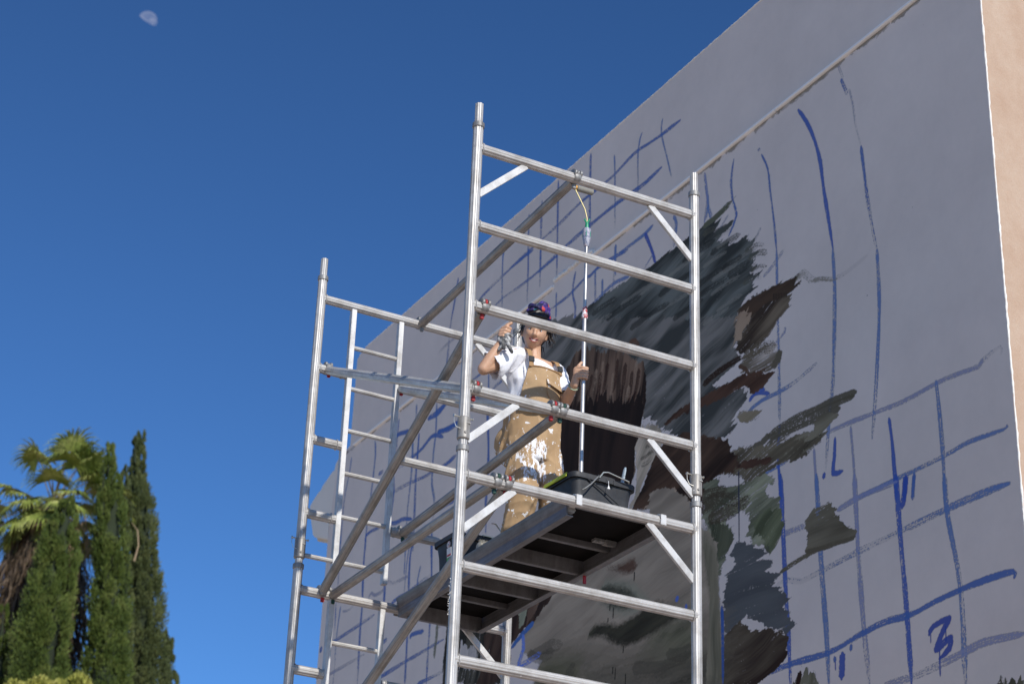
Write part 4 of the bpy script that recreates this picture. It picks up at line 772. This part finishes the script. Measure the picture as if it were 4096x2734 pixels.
# hair: cap at back and sides, curls, bun under the scarf
o = MB(); ell(o, hp(0, .020, .034), (.085, .094, .102), HM); ell(o, hp(0, .045, -.01), (.076, .062, .085), HM); ell(o, hp(0, -.034, .096), (.058, .040, .024), HM); ell(o, hp(0, .005, .112), (.060, .062, .034), HM); ell(o, hp(0, .03, .13), (.045, .045, .04), HM)
for s in (-1, 1): hull_capsule(o, hp(s * .070, -.018, .055), hp(s * .080, .012, .010), .016, .012)
r4 = random.Random(4)
HR_ = fuse(o, 'hair', HAIR, PR, .005, 1, wr=lambda co: ridge(co, 60, 60, 25, 3, .006))
o = MB()
for i in range(46):
    s = 1 if r4.random() < .75 else -1; p = hp(s * r4.uniform(.070, .088), r4.uniform(-.01, .06), r4.uniform(.0, .08)); q = [p]
    for j in range(6): p = p + Vector((s * r4.uniform(-.002, .010) + r4.uniform(-.008, .008), r4.uniform(-.009, .009), -r4.uniform(.006, .022))); q.append(p)
    o.path(q, [.0028, .0032, .0028, .0024, .002, .0016, .0008], 5)
for i in range(14):
    p = hp(r4.uniform(.03, .07), .06, -.07); q = [p]
    for j in range(5): p = p + Vector((r4.uniform(-.006, .006), r4.uniform(-.004, .004), -r4.uniform(.012, .026))); q.append(p)
    o.path(q, [.0022, .002, .0018, .0014, .001, .0006], 5)
c_ = o.build('loose_curls', HAIR, None); c_['kind'] = 'stuff'; c_.parent = HR_; c_.location = (0, 0, 0)
SCARF = mat('patterned_scarf', (.10, .04, .30), .6); sc = coords(SCARF); vz = N(SCARF, 'ShaderNodeTexVoronoi'); vz.inputs['Scale'].default_value = 34; 
mpn = N(SCARF, 'ShaderNodeMapping'); mpn.inputs['Scale'].default_value = (1, 1, .55); mpn.inputs['Rotation'].default_value = (.4, .5, .2); L(SCARF, sc, mpn.inputs[0]); L(SCARF, mpn.outputs[0], vz.inputs['Vector'])
sx_ = N(SCARF, 'ShaderNodeSeparateColor'); L(SCARF, vz.outputs['Color'], sx_.inputs[0]); L(SCARF, ramp(SCARF, sx_.outputs[0], [(0, (.030, .015, .10)), (.38, (.055, .025, .19)), (.58, (.015, .13, .18)), (.68, (.018, .018, .07)), (.88, (.50, .05, .05)), (.95, (.10, .07, .30))], 'CONSTANT').outputs[0], bsdf(SCARF).inputs['Base Color'])
o = MB(); P = []
for i in range(29):                                  # twisted band round the head, leaning to the back
    a = 2 * math.pi * i / 28; P.append(hp(.062 * math.cos(a) + .004, .026 + .058 * math.sin(a), .128 - .020 * math.sin(a) - .022 * math.cos(a)))
o.path(P, [.0125 * (1 + .18 * math.sin(i * 2.1)) for i in range(29)], 12, cap=True)
for c, r2 in (((.016, .012, .162), (.036, .038, .034)), ((.032, .020, .145), (.034, .040, .034)), ((-.008, .0, .146), (.030, .030, .028)), ((.020, .006, .176), (.028, .032, .022)), ((-.050, -.010, .122), (.028, .020, .013)), ((-.034, -.022, .130), (.022, .016, .013)), ((.052, .006, .124), (.018, .022, .018)), ((.068, .016, .098), (.012, .018, .024))): ell(o, hp(*c), r2, HM, 14)
fuse(o, 'headscarf', SCARF, PR, .005, 2, wr=lambda co: ridge(co, 46, 46, 30, 9, .011, .8))
tag(MB().path([hp(-.035, -.070, .096), hp(-.058, -.058, .088), hp(-.060, -.052, .074), hp(-.040, -.066, .078), hp(-.022, -.076, .082), hp(-.028, -.076, .096), hp(-.035, -.070, .096), hp(-.058, -.058, .090), hp(-.084, -.01, .080), hp(-.089, .04, .064)], [.0045, .005, .0045, .0035, .0035, .004, .0045, .0035, .003, .002], 8).build('sunglasses', BLACK), 'dark sunglasses pushed up onto the patterned headscarf', 'sunglasses')
# T-shirt
o = MB()
loft(o, [(.908, .932, Z0 - .742, .082, .064), (.915, .935, Z0 - .765, .125, .082), (.92, .935, Z0 - .80, .158, .100), (.92, .925, Z0 - .90, .158, .122), (.925, .93, Z0 - .98, .150, .116), (.93, .94, Z0 - 1.08, .142, .110), (.935, .95, Z0 - 1.18, .155, .120)])
RSl = RS.lerp(RE, .72); LSl = LS.lerp(LE, .74)
chain(o, [RS + Vector((.02, 0, .004)), RS.lerp(RE, .3), RSl], [.066, .068, .074], m=2); chain(o, [LS + Vector((-.02, 0, .002)), LS.lerp(LE, .3), LSl], [.063, .061, .064], m=2)
def wr_tee(co): return np.where((co[:, 1] < .92) & (np.abs(co[:, 0] - .935) < .13), .12, 1.0) * (ridge(co, 9, 9, 7, 21, .022) + ridge(co, 24, 22, 12, 22, .013)) + np.where(co[:, 0] < .80, ridge(co, 22, 14, 5, 23, .010), 0)
# sleeves are open tubes: cut the rounded ends off before the cloth is made
TEE = fuse(o, 't_shirt', CLOTHW, PR, .0055, 3, wr=wr_tee)
def trim(ob, c, n_, keep):
    bm = bmesh.new(); bm.from_mesh(ob.data); c = Vector(c); n_ = Vector(n_).normalized(); dele = [f for f in bm.faces if (f.calc_center_median() - c).dot(n_) > 0 and keep(f.calc_center_median())]; bmesh.ops.delete(bm, geom=dele, context='FACES'); bm.to_mesh(ob.data); bm.free()
trim(TEE, RS.lerp(RE, .74), RE - RS, lambda p: p.x < .70); trim(TEE, LS.lerp(LE, .78), LE - LS, lambda p: p.x > 1.0 and p.z < Z0 - .86)
sm = TEE.modifiers.new('cloth', 'SOLIDIFY'); sm.thickness = .002; sm.offset = -1
# neckline ribbing
P = []
for i in range(25):
    a = 2 * math.pi * i / 24; P.append(V3(.906 + .064 * math.cos(a), .925 + .062 * math.sin(a), -.744 + .024 * math.sin(a) + .002 * math.cos(3 * a)))
MB().path(P, .006, 8, flat=.8).build('neck_band', CLOTHW, PR)
# dungarees: trousers and bib
o = MB()
loft(o, [(.932, .945, Z0 - 1.045, .158, .136), (.935, .95, Z0 - 1.10, .168, .142), (.94, .965, Z0 - 1.20, .176, .150), (.94, .975, Z0 - 1.30, .178, .152), (.94, .97, Z0 - 1.40, .165, .140)])
ell(o, V3(.865, 1.045, -1.27), (.115, .10, .13)); ell(o, V3(1.00, 1.045, -1.27), (.105, .095, .125))
for a, b_, c, s in ((HR, KR, AR, -1), (HL, KL, AL, 1)): chain(o, [a + Vector((s * .002, 0, .06)), a.lerp(b_, .5), b_, b_.lerp(c, .5), c + Vector((0, 0, .03))], [.104, .096, .088, .078, .074], m=3)
TRO = fuse(o, 'dungaree_trousers', CANV, PR, .006, 3, wr=lambda co: ridge(co, 7, 7, 5, 31, .022) + ridge(co, 17, 17, 11, 32, .014) + np.where(co[:, 2] < Z0 - 1.6, ridge(co, 6, 6, 17, 33, .006), 0))
def bibpt(u, z, off=0.0):
    """front of the chest: u from -1 to 1 across, z height"""
    t = (z + 1.10) / .32; hw = 1.02 - .42 * max(0, t) ** 1.2; a = -math.pi / 2 + u * hw * 1.12 + .12
    rx = np.interp(z, [-1.20, -1.10, -.98, -.90, -.80], [.182, .174, .172, .172, .168]) + off; ry = np.interp(z, [-1.20, -1.10, -.98, -.90, -.80], [.156, .148, .143, .144, .128]) + off
    return V3(.925 + rx * math.cos(a), .934 + ry * math.sin(a) + .003 * math.sin(z * 60 + u * 4), z)
Pn = [[bibpt(-1 + 2 * j / 20, -1.12 + .295 * i / 18) for j in range(21)] for i in range(19)]
MB().slab(Pn, (0, .006, 0)).build('bib', CANV, PR, ang=60)
MB().path([bibpt(-1 + 2 * j / 20, -.826, .002) for j in range(21)], .005, 6).build('bib_hem', CANVD, PR)
P = [[bibpt(-.12 + .92 * j / 8, -.90 - .012 * j / 8 - .034 * i / 4 - .012 * math.sin(j / 8 * math.pi), .006 + .012 * i / 4) for j in range(9)] for i in range(5)]; MB().slab(P, (0, .004, 0)).build('pocket_flap', CANV, PR, ang=60)
MB().path([bibpt(-.10, -.93, .004), bibpt(-.08, -.99, .004), bibpt(-.02, -1.015, .004), bibpt(.35, -1.045, .004), bibpt(.72, -1.055, .004), bibpt(.80, -1.0, .004), bibpt(.80, -.95, .004)], .0022, 6).build('pocket_seam', CANVD, PR)
for s, top in ((-1, RS + Vector((.055, 0, .052))), (1, LS + Vector((-.045, 0, .050)))):
    a = bibpt(s * .86, -.832, .004); Pp = [a, a.lerp(top + Vector((0, -.075, -.02)), .5) + Vector((0, -.008, .004)), top + Vector((0, -.070, -.018)), top + Vector((0, -.03, .004)), top + Vector((0, .02, .006)), top + Vector((0, .07, -.02)), V3(.93 + s * .03, 1.065, -.92)]
    o = MB(); o.path(Pp, .017, 10, flat=.22, up=(0, -.55, .83)); st = o.build('strap', CANVD, PR)
    bk = MB(); d = (Pp[1] - Pp[0]).normalized(); c = Pp[0].lerp(Pp[1], .75) + Vector((0, -.006, .002)); w_ = Vector((1, 0, 0)) - d * d.x; w_.normalize(); bk.bar(c - d * .018, c + d * .018, w_, .036, .008); b2_ = bk.build('buckle', BLACK, None, bev=.002); b2_.parent = st; b2_.location = (0, 0, 0)
# necklace cord, shoes
for a_, s in ((AR, -1), (AL, 1)):
    o = MB(); chain(o, [a_ + Vector((0, .02, -.04)), a_ + Vector((s * .01, -.12, -.055))], [.042, .034], m=4, sq=.85); fuse(o, 'shoe', mat('worn_shoe', (.10, .08, .07), .7), PR, .007, 2)
# wristband
w_ = LW.lerp(LE, .10); d = (LE - LW).normalized(); a = d.orthogonal().normalized(); b_ = d.cross(a)
tag(MB().path([w_ + (a * math.cos(t) + b_ * math.sin(t)) * .0275 for t in [2 * math.pi * i / 20 for i in range(21)]], .006, 8, flat=.5, up=tuple(d)).build('wristband', mat('sage_band', (.30, .36, .24), .7)), 'pale green wristband on the arm that holds the pole', 'bracelet')
# bundle of paint covered gloves in the raised hand
GLV = mat('painted_gloves', (.09, .09, .09), .55); L(GLV, ramp(GLV, nz(GLV, coords(GLV), 26, 3, .6), [(.40, (.03, .031, .033)), (.50, (.13, .13, .13)), (.62, (.48, .48, .47))]).outputs[0], bsdf(GLV).inputs['Base Color'])
o = MB(); g0 = rc + ec * .022 - ru * .036 + er * .006
ell(o, g0, (.024, .018, .017)); chain(o, [g0, g0 - er * .022 - Vector((0, 0, .005)), g0 - er * .03 + ru * .012], [.014, .013, .010])
for pth in ([(0, 0), (-.006, -.040), (-.020, -.078)], [(.012, -.01), (.032, -.040), (.056, -.088)], [(.012, .024), (.030, .026), (.050, .020)], [(.01, .01), (.030, .006), (.044, -.018)], [(-.01, -.02), (.004, -.048), (.008, -.066)]): chain(o, [g0 + er * x + Vector((0, 0, z)) + ec * .006 for x, z in pth], [.013, .012, .0105])
tag(fuse(o, 'work_gloves', GLV, None, .0035, 2, wr=lambda co: ridge(co, 60, 60, 40, 41, .0015)), 'limp dark gloves crusted with grey paint, hanging from the raised hand', 'gloves')

# ------------------------------------------------------------------ roller on its extension pole
RP = empty('roller_pole', (POLEX, POLEY, PTOP + .25), 'long aluminium extension pole with a roller hooked under the top rung', 'paint roller')
POLE_M = alu_mat('pole_metal', (.62, .61, .60), (.30, .29, .28), .7, .35, .5)
def pl(z): return (POLEX - .002 + (z + 1.477) * .004, POLEY, Z0 + z)
MB().path([pl(-1.62), pl(-.50)], .0135, 24, .04).build('lower_pole', POLE_M, RP); MB().path([pl(-.52), pl(-.0)], .0105, 24, .04).build('upper_pole', POLE_M, RP)
GR_ = mat('red_grip', (.45, .02, .03), .45); L(GR_, ramp(GR_, nz(GR_, coords(GR_), 42, 5, .7), [(.50, (.40, .02, .03)), (.54, (.70, .68, .68))]).outputs[0], bsdf(GR_).inputs['Base Color'])
MB().path([pl(-.505), pl(-.50), pl(-.478), pl(-.472), pl(-.430), pl(-.424)], [.014, .019, .019, .016, .0145, .012], 16).build('twist_collar', GR_, RP)
SP_ = mat('speckled_socket', (.3, .3, .4), .5); L(SP_, ramp(SP_, nz(SP_, coords(SP_), 50, 4, .8), [(.36, (.04, .05, .14)), (.48, (.25, .27, .36)), (.58, (.50, .52, .55)), (.68, (.30, .03, .05))]).outputs[0], bsdf(SP_).inputs['Base Color'])
MB().path([pl(-.005), pl(.0), pl(.030), pl(.050), pl(.118), pl(.122)], [.013, .017, .020, .0255, .0265, .022], 18).build('socket', SP_, RP)
GG = mat('green_plastic', (.01, .26, .12), .4)
o = MB(); o.path([pl(.06), pl(.09), pl(.10)], [.0272, .0272, .0266], 5, cap=False); o.path([pl(.118), pl(.125), pl(.150), pl(.166)], [.012, .014, .0115, .009], 14)
for s in (-1, 1): o.path([Vector(pl(.160)), Vector(pl(.176)) + er * s * .008, Vector(pl(.186)) + er * s * .016, Vector(pl(.196)) + er * s * .015], [.007, .006, .0045, .003], 8)
o.build('green_cone', GG, RP)
tp = Vector(pl(.165)); q = [tp, tp + Vector((0, 0, .03)), tp - er * .014 + Vector((0, 0, .095)), tp - er * .045 + Vector((0, 0, .165)), tp - er * .072 + Vector((0, 0, .225)), tp - er * .078 + Vector((0, 0, .25))]
MB().path(q, .0042, 8).build('wire_arm', mat('brassy_wire', (.42, .36, .18), .4, .6), RP)
rl = q[-1]; ax = Vector((.97, -.1, -.05)).normalized(); MB().path([rl + ax * .010, rl + ax * .014, rl + ax * .118, rl + ax * .124], [.012, .0195, .0195, .013], 18).build('roller_sleeve', mat('grey_sleeve', (.24, .23, .20), .9), RP)
MB().path([rl - ax * .014, rl + ax * .010], [.014, .016], 12).build('roller_cap', mat('orange_cap', (.62, .30, .03), .5), RP)
# ------------------------------------------------------------------ trees
def leaf_mesh(name, C, D, Wv, mat_, parent, colour=None, curl=0):
    """many small pointed leaves: centres C, length vectors D, width vectors Wv (numpy n x 3)"""
    n = len(C); V = np.empty((n, 4, 3), np.float32); V[:, 0] = C - D * .5; V[:, 1] = C + Wv; V[:, 2] = C + D * .5; V[:, 3] = C - Wv
    me = bpy.data.meshes.new(name); me.vertices.add(4 * n); me.vertices.foreach_set('co', V.ravel()); me.loops.add(4 * n); me.loops.foreach_set('vertex_index', np.arange(4 * n, dtype=np.int32))
    me.polygons.add(n); me.polygons.foreach_set('loop_start', np.arange(0, 4 * n, 4, dtype=np.int32)); me.polygons.foreach_set('loop_total', np.full(n, 4, np.int32)); me.update(); me.validate()
    return link(name, me, mat_, parent)
def foliage(name, a, b_, c, sc=1.2, trans=.15):
    m = mat(name, a, .65); v = coords(m); f = nz(m, v, sc, 3, .6); f2 = nz(m, v, 14, 2, .6)
    c1 = ramp(m, f, [(.3, a), (.5, b_), (.72, c)]).outputs[0]; c2 = ramp(m, f2, [(.3, (.55, .55, .55)), (.7, (1.3, 1.3, 1.3))]).outputs[0]; L(m, mix(m, .7, c1, c2, 'MULTIPLY'), bsdf(m).inputs['Base Color'])
    bsdf(m).inputs['Specular IOR Level'].default_value = .25; return m
CYP = foliage('cypress_green', (.040, .062, .011), (.074, .106, .018), (.135, .160, .038), 2.3)
CYP2 = foliage('cypress_olive', (.040, .056, .018), (.072, .090, .028), (.130, .145, .052), 2.3)
BARK = mat('bark', (.16, .11, .07), .9); CORE = mat('core_painted_shade', (.020, .030, .012), .95)  # CORE: flat dark green painted as the shade inside the crowns
TD = 48.0
def at(u, v, dist=TD):
    """world point on the ray of photo pixel (V units) at horizontal distance dist"""
    d = CR.T @ np.array([(u * 1.7437 - 2048) / 7964.4, 1, -(v * 1.7437 - 1367) / 7964.4]); t = dist / math.hypot(d[0], d[1]); return Vector((CAM.x + d[0] * t, CAM.y + d[1] * t, CAM.z + d[2] * t))
RIGHT = Vector((.8862, -.4633, 0)); SC = 1 / 87.0      # metres per V unit at TD
def cypress(u, v, prof, dist, m, label, seed, n=26000, into=None):
    """prof: list of (drop below the tip in V px, half width in V px)"""
    r2 = np.random.default_rng(seed); tip = at(u, v, dist); k = SC * dist / TD
    root = into or empty('cypress_tree', (tip.x, tip.y, 0), label, 'cypress tree', 'cypress trees beside the palm')
    hs = np.array([p[0] for p in prof]) * k; ws = np.array([p[1] for p in prof]) * k; cx = np.array([(p[2] if len(p) > 2 else 0) + .115 * min(p[0], 500) for p in prof]) * k
    hmax = hs[-1]; hv = .93
    ln_ = RIGHT * float(cx[-1])
    if not into: MB().path([Vector((tip.x, tip.y, 0)) + ln_] + [Vector((tip.x, tip.y, tip.z - h * 1.08)) + RIGHT * float(np.interp(h, hs, cx)) for h in (hmax, hmax * .75, hmax * .5, hmax * .25)], [.22, .10, .07, .05, .02], 8).build('trunk', BARK, root)
    # solid dark core: shade between the clumps put in as near-black green
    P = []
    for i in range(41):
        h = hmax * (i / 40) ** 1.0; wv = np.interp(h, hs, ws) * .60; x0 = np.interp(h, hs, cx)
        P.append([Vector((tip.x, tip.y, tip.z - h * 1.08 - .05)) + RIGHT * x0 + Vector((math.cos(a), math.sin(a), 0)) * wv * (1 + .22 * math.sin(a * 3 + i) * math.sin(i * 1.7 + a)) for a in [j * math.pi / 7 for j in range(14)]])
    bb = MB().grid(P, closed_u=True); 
    # clumps
    nc = int(430 * hmax / 6 * (ws.max() / .7) ** 1) ; H = hmax * r2.random(nc) ** .9; A = r2.random(nc) * 6.283; per = max(30, int(n * 1.7) // nc)
    Cs, Ds, Ws = [], [], []
    wl = np.interp(H, hs, ws); xl = np.interp(H, hs, cx); rr = wl * (.50 + .52 * r2.random(nc)); sz = (.5 + .8 * r2.random(nc)) * np.clip(wl / .55, .25, 1)
    base = np.stack([np.cos(A) * rr, np.sin(A) * rr, -H * 1.08], 1) + np.outer(xl, np.array(RIGHT)) + np.array(tip)
    out = np.stack([np.cos(A), np.sin(A), np.zeros(nc)], 1)
    q = r2.normal(size=(nc, per, 3)); q /= np.linalg.norm(q, axis=2, keepdims=True); q *= (r2.random((nc, per, 1)) ** .4)
    cl = q * np.stack([.16 * sz, .16 * sz, .42 * sz], 1)[:, None, :]
    c = base[:, None, :] + out[:, None, :] * (.04 + .10 * sz)[:, None, None] + cl
    d = np.array([0, 0, 1.0]) * 1.0 + out[:, None, :] * .35 + q * .55; d /= np.linalg.norm(d, axis=2, keepdims=True)
    c = c.reshape(-1, 3); d = d.reshape(-1, 3); ln = r2.uniform(.06, .13, len(c))[:, None]; wv = np.cross(d, r2.normal(size=d.shape)); wv /= np.linalg.norm(wv, axis=1, keepdims=True) + 1e-6
    c[:, 2] = np.minimum(c[:, 2], tip.z + .05)
    cr = leaf_mesh('side_tip' if into else 'crown', c, d * ln, wv * r2.uniform(.009, .019, len(c))[:, None], m, root)
    co = bb.build('shade_core', CORE, None); co.parent = cr; co.location = (0, 0, 0)
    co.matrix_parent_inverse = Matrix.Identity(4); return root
TALL = cypress(325, 990, [(0, 0), (20, 4, -3), (50, 8, -5), (85, 14, -8), (120, 20, -10), (170, 26, 0), (250, 28, 4), (340, 32, 8), (440, 38, 12), (600, 52, 18), (800, 64, 20)], 50, CYP2, 'tallest cypress with two pointed tips, right of the other big ones', 11, 34000)
cypress(311, 996, [(0, .5), (20, 2), (60, 5)], 49.8, CYP2, '', 12, 1500, TALL)
MID = cypress(253.5, 1019, [(0, 0), (30, 4), (66, 12, 0), (100, 20, 3), (140, 26, 4), (190, 30, 3), (300, 30, 4), (370, 34, 3), (460, 42, -3), (600, 48, -4), (800, 56, -6)], 47, CYP, 'bright green cypress in the middle, in front of the palm crown', 13, 34000)
cypress(239, 1058, [(0, .5), (20, 2), (60, 4), (110, 6)], 46.8, CYP, '', 14, 1800, MID)
cypress(157, 1138, [(0, 1), (24, 12, -2), (50, 18, -6), (88, 29, -16), (160, 38, -26), (240, 46, -38), (320, 50, -48), (420, 52, -54), (600, 60, -56)], 46, CYP, 'broad dark cypress standing in front of the palm trunk', 15, 36000)
cypress(387, 1450, [(0, .5), (20, 4), (60, 10), (120, 18, -2), (220, 26, -4)], 51, CYP2, 'short cypress at the right end of the row', 16, 7000)
cypress(10, 1390, [(0, 1), (30, 4, -2), (80, 9, -4), (180, 15, -6), (300, 22, -8)], 47, CYP, 'cypress cut by the left edge of the picture', 17, 8000)
cypress(289, 1070, [(0, .5), (30, 4), (80, 8), (200, 10), (340, 14), (520, 18)], 48.6, CYP2, 'narrow cypress wedged between the middle one and the tallest one', 18, 8000)
tw = MB()
for i in range(60):          # dead fronds and bare stalks hanging in the gap between two cypresses
    u = random.gauss(196, 9); v = random.uniform(1180, 1480); p = at(u, v, 48); q = at(u + random.gauss(0, 8), v + random.uniform(15, 45), 48); tw.path([p, p.lerp(q, .5) + Vector((random.uniform(-.05, .05), 0, .03)), q], [.012, .022, .008], 5, flat=.5)
tag(tw.build('hanging_dead_frond', mat('straw_frond', (.34, .25, .15), .85)), 'dead straw coloured palm fronds hanging in the gap between two cypresses', 'dead fronds', None, 'stuff')

# palm
FRG = foliage('palm_green', (.12, .17, .03), (.24, .28, .06), (.46, .46, .17), 1.5); FRD = foliage('palm_dry', (.16, .11, .06), (.34, .25, .15), (.58, .48, .34), 2.0); STEM = mat('palm_stalk', (.30, .24, .12), .6)
PC = at(122, 1160, 48.5); PALM = empty('fan_palm', (PC.x, PC.y, 0), 'tall fan palm with dry hanging fronds, behind the cypresses', 'palm tree')
o = MB(); o.path([(PC.x, PC.y, 0), (PC.x, PC.y, PC.z - 2), (PC.x, PC.y, PC.z + .1)], [.42, .30, .22], 14); o.build('trunk', BARK, PALM)
def frond(az, el, ln, fan, m, droop, dry, seed):
    r2 = random.Random(seed); o = MB(); p = Vector(PC) + Vector((0, 0, r2.uniform(-.2, .2))); dr = Vector((math.cos(az) * math.cos(el), math.sin(az) * math.cos(el), math.sin(el))); P = [p.copy()]; d = dr.copy()
    for i in range(6): d = (d + Vector((0, 0, -droop * .13))).normalized(); p = p + d * ln / 6; P.append(p.copy())
    o.path(P, [.030, .026, .022, .02, .018, .016, .012], 6, flat=.6, m=0)
    hub = P[-1]; side = d.cross(Vector((0, 0, 1))); side = side.normalized() if side.length > .1 else Vector((1, 0, 0)); upv = side.cross(d).normalized(); nl = 30
    for i in range(nl):
        a = R_(-118 + 236 * i / (nl - 1)) + r2.uniform(-.03, .03); L0 = fan * (1 - .22 * abs(a) / 2) * r2.uniform(.85, 1.1); dd = (d * math.cos(a) + side * math.sin(a) + upv * .10 * math.cos(a * 3)).normalized(); q = hub.copy(); pts_ = [q.copy()]
        for j in range(5):
            g_ = (.02, .10, .35, .8, 1.3)[j] * (1.5 if dry else .9); dj = (dd + Vector((r2.uniform(-.05, .05), r2.uniform(-.05, .05), -g_))).normalized(); q = q + dj * L0 / 5; pts_.append(q.copy())
        wv = (dd.cross(upv)).normalized(); ws = (.014, .036, .042, .026, .013, .002); b = len(o.v)
        for j, q in enumerate(pts_): o.v += [tuple(q - wv * ws[j] + upv * .008), tuple(q - upv * .006), tuple(q + wv * ws[j] + upv * .008)]
        for j in range(5):
            for e in (0, 1): o.face([b + j * 3 + e, b + j * 3 + e + 1, b + j * 3 + 3 + e + 1, b + j * 3 + 3 + e], m=1)
    return o.build('frond', [STEM, m], PALM, ang=60)
rr_ = random.Random(5)
for i in range(38): frond(i * 2.399, R_(rr_.uniform(-22, 66)), rr_.uniform(.95, 1.5), rr_.uniform(.78, 1.02), FRG, rr_.uniform(.3, 1.0), False, i)
for i in range(22): frond(i * 2.399 + 1, R_(rr_.uniform(-62, -25)), rr_.uniform(.9, 1.3), rr_.uniform(.7, .95), FRD if i % 3 else FRG, 1.4, True, 100 + i)
# skirt of dead leaves round the trunk
r3 = np.random.default_rng(3); n = 16000; h = r3.random(n) * 9.5; a = r3.random(n) * 6.283; rr = (.42 + .65 * r3.random(n)) * np.clip(.5 + h / 2.2, .5, 1.15)
c = np.stack([PC.x + np.cos(a) * rr, PC.y + np.sin(a) * rr, PC.z - .6 - h], 1); d = np.stack([np.cos(a) * .25, np.sin(a) * .25, -np.ones(n)], 1) + r3.normal(size=(n, 3)) * .22; d *= r3.uniform(.35, .9, n)[:, None]; wv = np.cross(d, r3.normal(size=(n, 3))); wv /= np.linalg.norm(wv, axis=1, keepdims=True)
tag(leaf_mesh('dead_leaf_skirt', c, d, wv * .022, foliage('palm_dead', (.05, .035, .02), (.10, .07, .045), (.2, .14, .09), 2.0), PALM), kind='stuff')
for (a_, b_, c_, d_) in [((303,1198), (316,1216), (318,1250), (308,1286))]:    # dried stalks hanging between the cypresses
    MB().path([at(*a_, 46.4), at(*b_, 46.2), at(*c_, 46.2), at(*d_, 46.3)], [.010, .018, .020, .03], 6, flat=.3).build('dry_stalk', mat('dry_stalk', (.30, .22, .13), .8), PALM)
# yellow green shrub tops at the bottom edge
SHR = foliage('shrub_yellow_green', (.16, .18, .03), (.30, .30, .06), (.46, .42, .12), 3.0)
def shrub(u, v, r, label, seed):
    p = at(u, v, 40); r2 = np.random.default_rng(seed); n = 1500; q = r2.normal(size=(n, 3)); q /= np.linalg.norm(q, axis=1, keepdims=True); k = r2.random((n, 1)) ** .5
    root = empty('leafy_tree', (p.x, p.y, 0), label, 'tree', 'yellow green tree tops at the lower left'); MB().path([(p.x, p.y, 0), (p.x + .1, p.y, p.z * .5), (p.x, p.y, p.z - .3)], [.2, .14, .05], 8).build('trunk', BARK, root)
    c = np.array(p) + q * k * np.array([r, r, r * 1.1]) - np.array([0, 0, r * 1.0]); d = q + r2.normal(size=(n, 3)) * .5 + np.array([0, 0, .7]); d /= np.linalg.norm(d, axis=1, keepdims=True); wv = np.cross(d, r2.normal(size=(n, 3))); wv /= np.linalg.norm(wv, axis=1, keepdims=True)
    leaf_mesh('crown', c, d * r2.uniform(.14, .26, n)[:, None], wv * .035, SHR, root)
shrub(92, 1556, .24, 'leafy yellow green tree top at the bottom, left of its neighbour', 1); shrub(184, 1550, .24, 'leafy yellow green tree top at the bottom, between two cypresses', 2); shrub(38, 1566, .22, 'lowest of the yellow green tree tops, near the left edge', 3); shrub(136, 1565, .22, 'small yellow green tuft between two larger ones at the bottom edge', 4)

# ------------------------------------------------------------------ daytime moon, lit part only
def moon():
    d = CR.T @ np.array([(339 * 1.7437 - 2048) / 7964.4, 1, -(47 * 1.7437 - 1367) / 7964.4]); d /= np.linalg.norm(d); D = 5000.; c = Vector(CAM) + Vector(d) * D; Rm = D * 20.8 * 1.7437 / 7964.4
    f = -Vector(d); sx = Vector(CR[0]); sy = Vector(CR[2]); lit = (sx * math.cos(R_(58)) + sy * math.sin(R_(58))); per = f.cross(lit).normalized(); lit = per.cross(f).normalized(); o = MB(); P = []
    for i in range(25):
        b_ = math.pi * i / 24; row = []
        for j in range(17):
            a = R_(-12) + (R_(90) - R_(-12)) * j / 16      # from just past the terminator to the limb
            row.append(c + per * Rm * math.cos(b_) + (lit * math.sin(a) + f * math.cos(a)) * Rm * math.sin(b_))
        P.append(row)
    o.grid(P); m = bpy.data.materials.new('moon_in_daylight'); m.use_nodes = True; t = m.node_tree; t.nodes.clear(); out = t.nodes.new('ShaderNodeOutputMaterial'); em = t.nodes.new('ShaderNodeEmission'); tr = t.nodes.new('ShaderNodeBsdfTransparent'); ad = t.nodes.new('ShaderNodeAddShader')
    em.inputs[0].default_value = (1, .90, .76, 1); tc = t.nodes.new('ShaderNodeTexCoord'); n_ = t.nodes.new('ShaderNodeTexNoise'); n_.inputs['Scale'].default_value = 3.2; n_.inputs['Detail'].default_value = 3; mp = t.nodes.new('ShaderNodeMapRange'); mp.inputs[1].default_value = .35; mp.inputs[2].default_value = .65; mp.inputs[3].default_value = .09; mp.inputs[4].default_value = .19
    t.links.new(tc.outputs['Generated'], n_.inputs[0]); t.links.new(n_.outputs[0], mp.inputs[0]); t.links.new(mp.outputs[0], em.inputs[1]); t.links.new(em.outputs[0], ad.inputs[0]); t.links.new(tr.outputs[0], ad.inputs[1]); t.links.new(ad.outputs[0], out.inputs[0])
    tag(o.build('moon', m), 'pale half moon in the dark blue sky at the upper left', 'moon')
moon()
